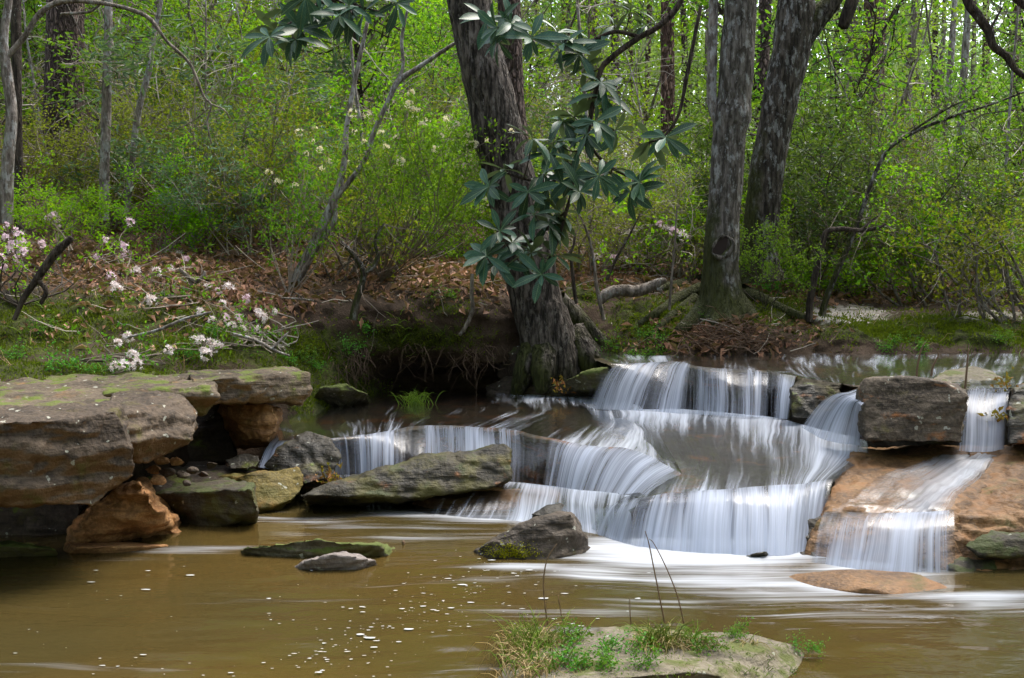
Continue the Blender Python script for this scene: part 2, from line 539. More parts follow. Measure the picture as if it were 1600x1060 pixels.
def bark_mat(name, A, B, lichen=.5, furrow=.75, lichcol=(.42, .43, .40), moss=0.0, plates=0.0, mosstop=1.2, lo=0.0):
    m = N(name)
    co = m.coord('Object')
    sc_ = m.scaled(co, 1, 1, .28)
    n1 = m.noise(sc_, 26, 5, .65)
    n2 = m.noise(co, 4.2, 5, .6)
    n3 = m.noise(m.scaled(co, 1, 1, .6), 60, 3, .6)
    fur = m.noise(m.scaled(co, 1, 1, .12), 34, 3, .6, .4)
    c = m.mix(m.ramp(n1, .38, .62), A, B)
    c = m.mix(m.ramp(fur, .50, .40, 0, furrow), c, tuple(x * .35 for x in A))
    h = m.math('ADD', m.math('MULTIPLY', n1, .6), m.math('MULTIPLY', n3, .35))
    h = m.math('ADD', h, m.ramp(fur, .35, .55, 0, 1.4 * furrow))
    if plates:
        dv = m.n('ShaderNodeMix', Factor=.12, i4=m.scaled(co, 1, 1, .3), i5=m.n('ShaderNodeTexNoise', Vector=m.scaled(co, 1, 1, .3), Scale=9.0, Detail=3.0).outputs[1])
        dv.data_type = 'VECTOR'
        vo = m.n('ShaderNodeTexVoronoi', Vector=dv.outputs[1], Scale=plates)
        vo.feature = 'DISTANCE_TO_EDGE'
        e = m.ramp(vo.outputs['Distance'], 0.0, .22)
        c = m.mix(e, tuple(x * .4 for x in A), c)
        h = m.math('ADD', h, m.math('MULTIPLY', e, 1.2))
    if lichen:
        nl = m.noise(m.scaled(co, 1, 1, .5), 17, 6, .72)
        c = m.mix(m.ramp(nl, .66 - .12 * lichen, .72 - .1 * lichen, 0, .7), c, m.mix(n3, tuple(x * .5 for x in lichcol), lichcol))
        nk = m.noise(co, 55, 2, .4)
        c = m.mix(m.ramp(nk, .74 - .06 * lichen, .74 - .06 * lichen, 0, .8), c, lichcol)
    if moss:
        sz = m.n('ShaderNodeSeparateXYZ', Vector=co).outputs[2]
        geo = m.n('ShaderNodeNewGeometry')
        nx = m.n('ShaderNodeSeparateXYZ', Vector=geo.outputs['Normal']).outputs[0]
        low = m.ramp(sz, mosstop, lo - .1)
        k = m.math('ADD', m.math('MULTIPLY', low, .5), m.math('MULTIPLY', m.ramp(nx, .3, -.8), .22))
        k = m.math('ADD', k, m.math('MULTIPLY', n2, .6))
        c = m.mix(m.ramp(k, .85 - .4 * moss, 1.02 - .4 * moss, 0, .9), c, m.mix(n3, (.014, .018, .004), (.06, .066, .010)))
    b = m.bsdf(Base__Color=c, Roughness=.88, Normal=m.bump(h, 1.0, .03))
    b.inputs['Specular IOR Level'].default_value = .2
    return m.done(b)
M['oakbark'] = bark_mat('oak_bark', (.028, .022, .017), (.125, .104, .088), lichen=.95, moss=.42, mosstop=.8, lo=-.2, lichcol=(.24, .215, .19))
M['oakbark2'] = bark_mat('lichen_bark', (.052, .044, .034), (.16, .14, .12), lichen=1.15, moss=.6, mosstop=1.5, furrow=.4, lichcol=(.42, .42, .40))
M['oakbark3'] = bark_mat('dark_mossy_bark', (.032, .026, .019), (.11, .092, .075), lichen=1.2, moss=.3, mosstop=2.4, furrow=.5, lichcol=(.44, .44, .42))
M['pinebark'] = bark_mat('plated_pine_bark', (.10, .068, .055), (.24, .17, .145), lichen=.15, plates=26)
M['pinered'] = bark_mat('reddish_pine_bark', (.16, .09, .065), (.33, .21, .16), lichen=.25, plates=20)
M['lichenbark'] = bark_mat('pale_lichen_bark', (.11, .09, .075), (.27, .23, .2), lichen=1.4, furrow=.25, lichcol=(.52, .52, .5))
M['greybark'] = bark_mat('grey_bark', (.11, .09, .07), (.24, .2, .165), lichen=.8, furrow=.3)
M['darkbark'] = bark_mat('dark_bark', (.035, .026, .02), (.085, .065, .05), lichen=.4, furrow=.4)

# ------------------------------------------------------------------ ground: banks and hillside, one sheet
def gp(px, py, d):
    return tuple(P(px, py, d))
def gz_(px, d, z):
    r = ray(px, 390)
    return (d / r.y * r.x, d, z)

def ground_col(px, near):
    """near: seven entries, ('z', d, z) or (py, d); then the far hillside"""
    pts = [gz_(px, e[1], e[2]) if e[0] == 'z' else gp(px, e[0], e[1]) for e in near]
    t = min(max((px - 640) / 420.0, 0), 1)
    t = t * t * (3 - 2 * t)
    for d, zl, zr in ((15, 2.15, 1.25), (22, 4.0, 1.55), (35, 7.6, 2.3), (60, 13, 4.0), (140, 26, 9.0), (260, 34, 14)):
        pts.append(gz_(px, d, zl * (1 - t) + zr * t))
    return pts

GC = {
    -900: [('z', 6.3, -.1), ('z', 6.6, .5), (590, 7.6), (540, 8.2), (470, 8.9), (430, 9.8), (385, 11)],
    0: [('z', 6.5, -.2), ('z', 6.9, .5), (592, 7.6), (540, 8.2), (470, 8.9), (430, 9.8), (385, 11)],
    180: [('z', 6.9, -.2), ('z', 7.2, .5), (584, 7.75), (540, 8.3), (475, 9.0), (430, 9.85), (388, 11.1)],
    330: [('z', 7.9, -.2), ('z', 8.1, .4), (572, 8.3), (540, 8.6), (485, 9.1), (435, 9.9), (392, 11.2)],
    430: [('z', 8.4, -.1), ('z', 8.5, .3), (600, 8.6), (555, 9.0), (490, 9.35), (440, 10.0), (395, 11.3)],
    490: [('z', 8.2, -.1), (640, 8.6), (610, 8.9), (560, 9.25), (492, 9.5), (442, 10.2), (395, 11.5)],
    560: [('z', 9.0, -.1), ('z', 9.45, .33), (600, 9.6), (548, 9.45), (485, 9.65), (440, 10.35), (398, 11.6)],
    630: [('z', 10.3, 0), ('z', 10.35, .34), (582, 10.4), (556, 9.6), (490, 9.65), (438, 10.2), (400, 11.6)],
    700: [('z', 10.4, 0), ('z', 10.45, .34), (578, 10.5), (556, 9.65), (495, 9.65), (438, 10.1), (402, 11.7)],
    780: [('z', 10.3, 0), ('z', 10.35, .34), (585, 10.4), (560, 9.75), (490, 9.8), (436, 10.3), (402, 11.8)],
    850: [('z', 9.9, 0), ('z', 10.0, .34), (600, 10.0), (560, 9.95), (480, 10.1), (437, 10.7), (402, 12)],
    950: [('z', 9.4, 0), ('z', 9.5, .34), (588, 9.6), (548, 9.9), (485, 10.25), (442, 10.9), (408, 12.5)],
    1060: [('z', 9.3, .2), ('z', 9.45, .58), (556, 9.6), (522, 9.75), (475, 10.15), (447, 11), (420, 13)],
    1160: [('z', 9.3, .2), ('z', 9.45, .58), (556, 9.6), (520, 9.75), (488, 10.1), (455, 11.1), (428, 13.2)],
    1240: [('z', 9.3, .2), ('z', 9.45, .58), (556, 9.6), (525, 9.85), (490, 10.3), (462, 11.3), (432, 13.4)],
    1330: [('z', 9.3, .2), ('z', 9.45, .58), (555, 9.65), (530, 9.9), (502, 10.4), (468, 11.5), (440, 13.6)],
    1450: [('z', 9.3, .2), ('z', 9.45, .58), (554, 9.65), (522, 9.9), (488, 10.4), (466, 11.7), (440, 13.6)],
    1600: [('z', 9.3, .2), ('z', 9.5, .58), (553, 9.7), (525, 10), (498, 10.6), (470, 12), (440, 14)],
    2600: [('z', 9.3, .2), ('z', 9.5, .58), (553, 9.7), (525, 10), (498, 10.6), (470, 12), (440, 14)],
}
def build_ground():
    keys = sorted(GC)
    cols = np.array([ground_col(k, GC[k]) for k in keys])          # C,K,3
    K = cols.shape[1]
    seg = [7, 9, 10, 18, 18, 20, 16, 16, 16, 12, 8, 6]
    u = np.concatenate([k + np.arange(s) / s for k, s in enumerate(seg)] + [[K - 1]])
    def cr(p, u):
        p = np.asarray(p)
        e = np.concatenate([2 * p[:1] - p[1:2], p, 2 * p[-1:] - p[-2:-1]])
        i = np.minimum(u.astype(int), len(p) - 2)
        t = (u - i).reshape((-1,) + (1,) * (p.ndim - 1))
        a, b, c, d = e[i], e[i + 1], e[i + 2], e[i + 3]
        # monotone-ish tangents keep the far, widely spaced points from overshooting
        m1, m2 = (c - a) * .5, (d - b) * .5
        lim = np.abs(c - b) * 1.5
        m1, m2 = np.clip(m1, -lim, lim), np.clip(m2, -lim, lim)
        return (2 * t**3 - 3 * t**2 + 1) * b + (t**3 - 2 * t**2 + t) * m1 + (-2 * t**3 + 3 * t**2) * c + (t**3 - t**2) * m2
    prof = cr(np.swapaxes(cols, 0, 1), u)                          # R,C,3
    pxs = np.array(keys, float)
    w = np.concatenate([np.linspace(-900, -60, 16)[:-1], np.linspace(-60, 1660, 300), np.linspace(1660, 2600, 16)[1:]])
    ui = np.interp(w, pxs, np.arange(len(pxs)))
    G = cr(np.swapaxes(prof, 0, 1), ui)                            # W,R,3
    V = G.reshape(-1, 3).copy()
    d = V[:, 1]
    amp = np.clip((d - 6.5) / 3, .3, 1) * np.clip(d / 12, .6, 4)
    a = fbm(V * 1.1, 4, 3)
    b = fbm(V * 5.5, 3, 9)
    V[:, 2] += amp * (.10 * a + .04 * b) + np.where(V[:, 1] < 10.5, .07 * fbm(V * 2.6, 3, 33), 0)
    face = (V[:, 1] < 11) & (V[:, 2] > .36)
    V[:, 1] += np.where(face, .10 * fbm(V * 3.1, 4, 21) + .04 * fbm(V * 12, 2, 5), 0)
    nr, nc = G.shape[0], G.shape[1]
    # zones: moss, sand, litter
    px, py = to_px(V)
    def blobs(lst):
        o = np.zeros(len(V))
        for x, y, rx, ry, k in lst:
            o = np.maximum(o, k * np.exp(-(((px - x) / rx) ** 2 + ((py - y) / ry) ** 2)))
        return o
    near = V[:, 1] < 14
    moss = blobs([(90, 580, 280, 20, .85), (120, 490, 260, 36, 1.0), (30, 530, 200, 40, .8), (330, 540, 170, 34, .95), (480, 560, 110, 50, 1.0), (640, 530, 140, 30, .75), (520, 620, 90, 40, 1.0),
                  (1030, 500, 90, 40, 1.0), (1210, 490, 60, 40, .9), (1450, 515, 200, 26, 1.0), (1570, 520, 120, 30, .9), (980, 560, 80, 30, .7), (910, 460, 40, 20, .8), (700, 480, 60, 26, .5), (900, 540, 60, 50, .45)]) * near
    sand = blobs([(1325, 492, 70, 16, 1.0), (1545, 492, 60, 9, .8), (40, 605, 60, 12, .7)]) * near
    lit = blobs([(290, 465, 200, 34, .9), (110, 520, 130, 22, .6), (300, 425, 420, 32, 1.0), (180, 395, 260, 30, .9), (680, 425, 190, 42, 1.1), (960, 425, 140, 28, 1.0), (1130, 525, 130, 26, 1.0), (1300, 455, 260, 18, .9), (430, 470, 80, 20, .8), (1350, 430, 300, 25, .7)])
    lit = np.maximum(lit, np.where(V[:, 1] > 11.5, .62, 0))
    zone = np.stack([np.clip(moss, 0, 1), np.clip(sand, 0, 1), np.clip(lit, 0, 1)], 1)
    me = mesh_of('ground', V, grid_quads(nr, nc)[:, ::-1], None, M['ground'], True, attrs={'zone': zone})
    o = struct(obj('ground', me))
    return o, V, zone
ground, GV, GZ = build_ground()
GBVH = bvh_of(ground)

def gz(x, y):
    h = GBVH.ray_cast(Vector((x, y, 60)), Vector((0, 0, -1)))
    return h[0].z if h[0] is not None else 0.0

def on_ground(px, d):
    r = ray(px, 450)
    x = d / r.y * r.x
    return Vector((x, d, gz(x, d)))

def hit(px, py, bvh=None):
    """the ground point that the photo shows at a pixel"""
    h = (bvh or GBVH).ray_cast(Vector((0, 0, CAMZ)), ray(px, py).normalized())
    return h[0], h[1]

bed = mesh_of('creek_bed', [(-40, -30, -.55), (40, -30, -.55), (40, 14, -.55), (-40, 14, -.55)], [(0, 1, 2, 3)], None, M['bed'])
struct(obj('creek_bed', bed))

# ------------------------------------------------------------------ rocks
ROCK_BVH = {}
def rock(name, pts, mat, label, cat='rock', group=None, voxel=.014, amp=.022, big=.03, smooth=1, strata=.007, seed=1, ridge=.5):
    P3 = [Q(t) for t in pts]
    c = sum(P3, Vector()) / len(P3)
    c.z = min(p.z for p in P3)
    bm = bmesh.new()
    for p in P3:
        bm.verts.new(p - c)
    r = bmesh.ops.convex_hull(bm, input=bm.verts)
    bmesh.ops.delete(bm, geom=list({g for g in r['geom_interior'] + r['geom_unused'] if isinstance(g, bmesh.types.BMVert)}), context='VERTS')
    bmesh.ops.recalc_face_normals(bm, faces=bm.faces)
    me = bpy.data.meshes.new('tmp')
    bm.to_mesh(me)
    bm.free()
    tmp = bpy.data.objects.new('tmp', me)
    COL.objects.link(tmp)
    md = tmp.modifiers.new('r', 'REMESH')
    md.mode = 'VOXEL'
    md.voxel_size = voxel
    if smooth:
        s = tmp.modifiers.new('s', 'SMOOTH')
        s.iterations = smooth
        s.factor = .5
    dg = bpy.context.evaluated_depsgraph_get()
    ev = tmp.evaluated_get(dg)
    em = ev.to_mesh()
    n = len(em.vertices)
    V = np.zeros(n * 3, np.float32); em.vertices.foreach_get('co', V); V = V.reshape(-1, 3).astype(float)
    Nn = np.zeros(n * 3, np.float32); em.vertices.foreach_get('normal', Nn); Nn = Nn.reshape(-1, 3)
    qs = [tuple(p.vertices) for p in em.polygons]
    ev.to_mesh_clear()
    bpy.data.objects.remove(tmp)
    bpy.data.meshes.remove(me)
    w = V + np.array(c) * 1.0 + seed * 3.7
    # broken facets: stepped noise gives planes that meet at edges
    f = fbm(w * 4.2, 3, seed)
    facet = np.abs(fbm(w * np.array([3.1, 3.1, 4.5]), 2, seed + 40))
    cr = ridged(w * 9, 3, seed + 11)
    fine = fbm(w * 26, 3, seed + 5)
    warp = fbm(w * 2.5, 2, seed + 8) * .09
    st = vnoise(np.stack([w[:, 0] * 1.5, w[:, 1] * 1.5, (w[:, 2] + warp) * 34], 1), seed + 2)
    side = 1 - np.abs(Nn[:, 2])
    tq = fbm(w * np.array([2.6, 2.6, 5.0]), 2, seed + 21) * 3.2
    fl = np.floor(tq); fr = tq - fl
    step = fl + np.clip((fr - .42) / .16, 0, 1) - tq            # broken terraces with sharp risers
    disp = big * (f * .8 - facet * .8) + big * .45 * step - amp * ridge * np.clip(cr - .55, 0, 1) * 1.6 + amp * .4 * fine + strata * st * side * 1.6
    V = V + Nn * disp[:, None]
    q4 = [q for q in qs if len(q) == 4]
    t3 = [q for q in qs if len(q) == 3]
    o = obj(name, mesh_of(name, V, q4, t3, M[mat] if isinstance(mat, str) else mat, True))
    o.location = c
    tag(o, label, cat, group)
    ROCK_BVH[o.name] = BVHTree.FromPolygons([Vector(v) + c for v in V], qs)
    return o

Z0 = -.04
def rocks():
    R = rock
    R('boulder', [(-200, 668, 5.0), (60, 655, 5.25), (183, 637, 5.5), (-200, 632, 6.0), (130, 630, 5.95), (188, 632, 5.75), (212, 700, 5.5), (210, 745, 5.52), (150, 793, 5.4), (60, 789, 5.25), (-200, 789, 5.1),
                  (200, 730, 6.0), (140, 770, 6.1), (-200, 765, 6.0)], 'slab', 'massive flat topped brown sandstone boulder overhanging the pool in front of all the ledge slabs', 'boulder', voxel=.015, big=.03, seed=2, strata=.012)
    R('boulder', [(168, 630, 6.0), (175, 614, 6.4), (250, 610, 6.45), (292, 622, 6.3), (313, 655, 6.2), (302, 690, 6.1), (228, 729, 5.95), (205, 725, 5.9), (190, 690, 5.8), (186, 640, 5.85), (180, 608, 7.0), (285, 612, 6.9), (290, 690, 6.8), (200, 720, 6.6)],
      'slab', 'blunt nosed brown boulder wedged behind the massive overhanging boulder', 'boulder', seed=3, strata=.012)
    R('stone_slab', [(165, 616, 6.6), (230, 606, 6.7), (338, 602, 6.75), (342, 622, 6.7), (320, 652, 6.75), (150, 645, 6.75), (150, 590, 7.5), (335, 596, 7.3), (320, 640, 7.3)], 'slab_top', 'thin grey slab sandwiched between the blunt nosed boulder and the mossy far slab', 'stone slab', seed=4)
    R('stone_slab', [(300, 596, 7.1), (345, 590, 7.15), (440, 581, 7.5), (482, 584, 7.5), (487, 606, 7.45), (472, 633, 7.4), (420, 629, 7.3), (330, 632, 7.15), (290, 578, 8.1), (465, 572, 8.3), (470, 630, 8.2), (320, 630, 8.0)],
      'slab_top', 'moss topped slab with an orange underside at the mouth of the small cave', 'stone slab', seed=5)
    R('stone_slab', [(-250, 640, 6.0), (-250, 590, 7.7), (200, 585, 7.7), (310, 582, 7.7), (200, 612, 6.7), (140, 634, 6.1), (-250, 680, 6.1), (200, 650, 7.0), (300, 640, 7.6), (-250, 640, 7.8)], 'slab_top', 'broad flat ledge slab with sand and moss patches below the pale azaleas', 'stone slab', seed=6, big=.03)
    R('cave_rock', [(345, 628, 7.55), (425, 630, 7.35), (436, 662, 7.3), (420, 692, 7.3), (385, 690, 7.45), (352, 660, 7.7), (340, 630, 8.2), (440, 640, 8.1), (430, 700, 8.0), (360, 700, 8.1)], 'orange', 'orange layered rock under the moss topped slab beside the small cave', 'rock', seed=7, strata=.014)
    R('base_rock', [(205, 752, 5.9), (222, 758, 5.85), (242, 792, 5.9), (280, 842, None, Z0), (200, 850, None, Z0), (110, 866, None, Z0), (125, 820, 6.0), (165, 772, 6.0), (230, 745, 6.9), (300, 830, 6.9), (60, 850, 7)], 'orange', 'orange weathered rock foot carrying the massive overhanging boulder', 'rock', seed=8, strata=.026, big=.055, amp=.035)
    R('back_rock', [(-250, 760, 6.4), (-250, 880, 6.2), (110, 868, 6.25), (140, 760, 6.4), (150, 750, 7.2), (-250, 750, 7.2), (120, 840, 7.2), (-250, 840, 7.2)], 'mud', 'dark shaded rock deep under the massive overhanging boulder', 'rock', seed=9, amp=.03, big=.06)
    R('ledge_stone', [(95, 874, None, Z0), (200, 872, None, Z0), (268, 862, None, Z0), (262, 852, None, .012), (200, 853, None, .035), (120, 856, None, .045), (100, 846, None, .03), (270, 848, None, Z0)], 'orange', 'low orange shelf at the waterline under the massive boulder', 'rock', seed=10, voxel=.011, big=.008, amp=.006)
    R('moss_hummock', [(-120, 884, None, Z0), (96, 878, None, Z0), (92, 858, None, .05), (20, 848, None, .08), (-120, 848, None, .10), (60, 850, None, Z0)], 'mosslow', 'bright green mossy hump at the waterline beside the orange shelf', 'rock', seed=11, voxel=.012, big=.02)
    R('mossy_block', [(234, 770, 6.6), (280, 769, 6.5), (393, 764, 6.4), (398, 752, 6.75), (352, 746, 6.95), (268, 757, 6.95), (405, 798, 6.4), (400, 826, None, Z0), (330, 834, None, Z0), (255, 820, None, Z0), (398, 800, 7.0), (250, 800, 7.0)], 'mossblock', 'square mossy green block standing in the pool below the small cave', 'rock', seed=12)
    R('yellow_rock', [(383, 740, 6.95), (330, 745, 7.15), (468, 728, 7.1), (476, 760, 7.0), (462, 782, 6.9), (418, 806, None, Z0), (392, 800, 6.8), (470, 770, 7.4), (380, 770, 7.4), (350, 745, 7.4)], 'yellow', 'yellow green algae covered rock leaning on the square mossy block', 'rock', seed=13)
    R('wedge_rock', [(410, 728, 7.2), (440, 696, 7.25), (484, 672, 7.35), (516, 684, 7.25), (536, 712, 7.1), (522, 748, 7.0), (480, 757, 7.0), (430, 746, 7.1), (470, 690, 7.65), (520, 700, 7.6), (500, 745, 7.6), (430, 740, 7.6)], 'wetdark', 'dark pointed wedge rock beside the curtain of the middle falls', 'rock', seed=14)
    R('long_rock', [(468, 775, 6.7), (500, 757, 6.8), (620, 723, 7.0), (700, 702, 7.05), (784, 693, 7.1), (801, 705, 7.05), (799, 750, 6.95), (770, 763, 6.9), (690, 772, 6.85), (640, 782, 6.8), (595, 797, None, Z0), (475, 797, None, Z0), (520, 757, 7.15), (790, 696, 7.35), (640, 722, 7.35), (780, 760, 7.3), (500, 790, 7.1)],
      'long', 'long dark tilted rock lying across the foot of the middle falls', 'rock', seed=15)
    R('shelf_rock', [(655, 777, None, .055), (720, 768, None, .065), (800, 764, None, .075), (870, 768, None, .075), (880, 785, None, .04), (770, 806, None, Z0), (690, 811, None, Z0), (632, 795, None, Z0), (660, 775, None, Z0), (870, 765, None, Z0)], 'orange', 'golden orange rock shelf awash below the long dark rock', 'rock', seed=16, voxel=.013, big=.012, amp=.01)
    R('front_rock', [(722, 870, None, Z0), (765, 888, None, Z0), (860, 890, None, Z0), (908, 882, None, Z0), (930, 862, None, Z0), (922, 842, 5.95), (893, 802, 5.9), (878, 799, 6.0), (802, 818, 5.9), (768, 842, 5.82), (835, 812, 6.2), (900, 808, 6.25), (915, 860, 6.4), (750, 855, 6.2)],
      'frontrock', 'brown angular rock with a yellow moss patch alone in the open pool', 'rock', seed=17, voxel=.011, strata=.008, smooth=1)
    R('low_rock', [(362, 866, None, Z0), (378, 854, None, .05), (450, 846, None, .08), (480, 842, None, .10), (590, 850, None, .07), (640, 866, None, Z0), (622, 880, None, Z0), (450, 884, None, Z0), (380, 876, None, Z0), (600, 846, None, .04)], 'mosslow', 'low moss covered rock barely above the pool behind the grey hump', 'rock', seed=18, voxel=.011, big=.022)
    R('hump_rock', [(446, 894, None, Z0), (480, 876, None, .055), (516, 866, None, .085), (560, 870, None, .07), (602, 892, None, Z0), (560, 902, None, Z0), (480, 902, None, Z0), (590, 875, None, .03), (470, 880, None, Z0), (540, 862, None, .06)], 'hump', 'smooth bare grey hump of rock in front of the low mossy rock', 'rock', seed=19, voxel=.011, big=.012, strata=.002)
    R('dark_rock', [(828, 803, 6.6), (860, 789, 6.7), (915, 779, 6.8), (962, 782, 6.8), (968, 810, 6.6), (935, 832, None, Z0), (838, 822, None, Z0), (960, 785, 7.1), (850, 800, 7.0)], 'wetdark', 'wet dark rock behind the brown angular rock at the edge of the lower falls', 'rock', seed=20)
    R('block_boulder', [(1337, 604, 7.0), (1349, 592, 6.88), (1420, 588, 6.85), (1470, 594, 6.8), (1511, 614, 6.75), (1503, 691, 6.7), (1352, 690, 6.72), (1339, 672, 6.85), (1400, 584, 7.4), (1500, 600, 7.3), (1345, 680, 7.4), (1500, 680, 7.4)],
      'block', 'big square pale brown block boulder perched above the orange slope', 'boulder', seed=21, strata=.007, smooth=1, big=.02)
    R('block_boulder', [(1574, 624, 6.9), (1582, 606, 6.95), (1740, 596, 6.95), (1740, 696, 6.7), (1576, 694, 6.75), (1590, 600, 7.6), (1740, 595, 7.6), (1740, 680, 7.6), (1580, 680, 7.5)], 'wetdark', 'dark block boulder beyond the narrow fall from the square pale block', 'boulder', seed=22)
    R('dark_boulder', [(1230, 604, 8.0), (1252, 593, 8.25), (1296, 590, 8.25), (1318, 598, 8.0), (1302, 640, 7.86), (1276, 658, 7.8), (1236, 653, 7.9), (1250, 590, 8.7), (1320, 590, 8.6), (1310, 650, 8.4), (1240, 650, 8.5)], 'wetdark', 'blackish wet boulder between the upper falls and the white chute', 'boulder', seed=23, amp=.03)
    R('flat_stone', [(1440, 602, 7.7), (1482, 578, 8.2), (1520, 570, 8.4), (1572, 592, 8.0), (1584, 606, 7.7), (1505, 610, 7.5), (1450, 602, None, .5), (1580, 606, None, .5), (1520, 580, None, .5)], 'island', 'pale flat stone with green moss behind the square pale block', 'rock', seed=24, big=.02)
    R('slope_rock', [(1330, 700, 7.05), (1500, 700, 7.05), (1600, 698, 7.1), (1312, 745, 6.55), (1282, 797, 6.1), (1290, 792, 6.05), (1400, 800, 5.95), (1490, 800, 5.9), (1243, 882, None, Z0), (1290, 888, None, Z0), (1490, 908, None, Z0), (1272, 815, 6.05), (1340, 700, 7.6), (1600, 700, 7.6), (1600, 800, 6.3), (1600, 880, 6.2)],
      'wetorange', 'smooth orange rock slope under the square pale block with water sheeting down', 'rock', seed=25, voxel=.018, big=.03, strata=.01)
    R('layered_rock', [(1505, 702, 7.0), (1740, 690, 6.95), (1530, 740, 6.5), (1482, 802, 5.9), (1740, 790, 5.85), (1472, 862, 5.75), (1505, 908, None, Z0), (1740, 908, None, Z0), (1600, 690, 7.4), (1740, 690, 7.4), (1740, 860, 6.8)],
      'wetorange', 'layered orange rock ledges below the dark block beside the pool', 'rock', seed=26, voxel=.016, strata=.032, big=.05, amp=.03)
    R('mossy_rock', [(1508, 852, 5.62), (1545, 828, 5.72), (1740, 822, 5.6), (1740, 874, 5.5), (1525, 872, 5.58), (1600, 830, 6.1), (1740, 870, 6.1), (1530, 860, 6.0)], 'mossblock', 'black and green mossy lump on the layered orange ledges', 'rock', seed=27)
    R('foot_rock', [(1478, 884, 5.6), (1500, 868, 5.7), (1560, 876, 5.65), (1580, 908, None, Z0), (1490, 912, None, Z0), (1570, 890, 5.9), (1490, 880, 5.95)], 'mossblock', 'small dark mossy stone at the foot of the layered orange ledges', 'rock', seed=28, voxel=.012)
    R('nub_rock', [(1244, 822, 6.1), (1262, 812, 6.1), (1292, 806, 6.15), (1294, 838, 6.05), (1272, 852, 6.0), (1252, 840, 6.02), (1290, 830, 6.4), (1260, 830, 6.35)], 'wetdark', 'shiny black knob jutting from the orange slope at the lower falls', 'rock', seed=29, voxel=.01)
    R('corner_rock', [(1240, 884, None, Z0), (1262, 850, 6.0), (1290, 842, 5.98), (1310, 880, None, Z0), (1280, 892, None, Z0), (1290, 860, 6.3)], 'wetdark', 'dark wet corner stone under the shiny black knob', 'rock', seed=30, voxel=.011)
    R('submerged_rock', [(1175, 908, None, Z0), (1240, 897, None, .012), (1330, 890, None, .03), (1440, 899, None, .028), (1500, 925, None, -.01), (1470, 945, None, Z0), (1300, 938, None, Z0), (1180, 918, None, Z0), (1350, 920, None, .022), (1400, 885, None, Z0)], 'wetorange', 'orange rock hump barely awash at the foot of the orange slope', 'rock', seed=31, voxel=.012, big=.012, amp=.006)
    R('small_rock', [(1150, 876, None, Z0), (1172, 866, None, .02), (1198, 861, None, .04), (1208, 874, None, Z0), (1180, 880, None, Z0), (1190, 864, None, Z0)], 'wetdark', 'small dark stone breaking the foam below the lower falls', 'rock', seed=32, voxel=.008, big=.008)
    R('island_rock', [(770, 1040, None, Z0), (850, 992, None, .04), (960, 977, None, .09), (1060, 984, None, .09), (1170, 994, None, .07), (1235, 1008, None, .045), (1292, 1032, None, Z0), (1260, 1080, None, Z0), (1000, 1110, None, .0), (760, 1100, None, Z0), (920, 1060, None, .15), (1080, 1050, None, .12), (830, 1070, None, .11)],
      'island', 'low sandy mossy rock nearest the viewer with grass tufts growing on it', 'rock', seed=33, voxel=.010, big=.02, amp=.008)
    R('mossy_log_rock', [(832, 618, None, .3), (860, 602, None, .44), (905, 584, None, .56), (950, 574, None, .62), (960, 600, None, .5), (925, 626, None, .3), (850, 626, None, .3), (900, 590, 9.9), (950, 580, 9.9)], 'mosslow', 'sloping mossy rock at the near edge of the upper falls under the big oak', 'rock', seed=34)
    R('root_rock', [(755, 605, 9.9), (790, 588, 9.8), (850, 592, 9.7), (868, 612, 9.6), (840, 626, None, .3), (760, 622, None, .3), (800, 590, 10.3), (860, 610, 10.2)], 'mud', 'rounded dark stone at the waterline under the big oak', 'rock', seed=35)
    R('moss_mound', [(470, 640, None, .3), (500, 606, 8.7), (540, 600, 8.8), (575, 615, 8.85), (582, 636, None, .3), (520, 642, None, .3), (540, 604, 9.2)], 'mosslow', 'bright mossy mound beside the moss topped slab at the water', 'rock', seed=36)
    R('cave_stone', [(350, 718, 7.2), (380, 708, 7.25), (405, 712, 7.2), (405, 732, 7.1), (360, 736, 7.1), (390, 715, 7.5)], 'wetdark', 'flat wet stone on the floor of the small cave mouth', 'rock', seed=37, voxel=.01, big=.012)
    R('oak_mound', [(868, 470, 10.25), (900, 490, 10.15), (935, 520, 10.0), (955, 560, 9.85), (940, 606, None, .3), (880, 618, None, .3), (868, 560, 9.75), (872, 510, 9.95), (900, 560, 9.72), (930, 480, 10.6), (960, 540, 10.4), (880, 600, 9.65)], 'oakmoss', 'dark mossy earth mound hugging the big oak above the water', 'earth mound', seed=38, big=.05, amp=.03, voxel=.02)
    R('oak_mound', [(790, 500, 10.1), (820, 490, 10.1), (835, 560, 9.72), (838, 600, 9.7), (800, 606, None, .33), (778, 596, 9.9), (785, 550, 9.8), (800, 520, 10.4), (790, 600, 10.3)], 'oakmoss', 'dark rooty earth on the undercut side of the big oak', 'earth mound', seed=39, big=.05, amp=.03, voxel=.02)
    pr = random.Random(4)
    for i, (px, py, s) in enumerate([(245, 752, .06), (262, 738, .05), (284, 742, .045), (255, 720, .055), (300, 735, .04), (318, 742, .035), (275, 722, .05), (292, 755, .035), (330, 728, .045), (240, 735, .05)]):
        c = PZ(px, py, .30)
        d = c.y * .999
        pts = []
        for k in range(9):
            a = k * 2.4
            pts.append((px + s * F / d * math.cos(a) * pr.uniform(.7, 1.1), py + s * .7 * F / d * math.sin(a) * pr.uniform(.6, 1.), d + pr.uniform(-s, s)))
        R('rubble_stone', pts, ('orange' if i % 3 == 0 else 'mud'), ('orange' if i % 3 == 0 else 'dark brown') + ' rubble stone piled in the gap behind the square mossy block', 'stone', 'rubble stones in the gap behind the square mossy block', voxel=.008, big=.008, amp=.004, seed=50 + i)
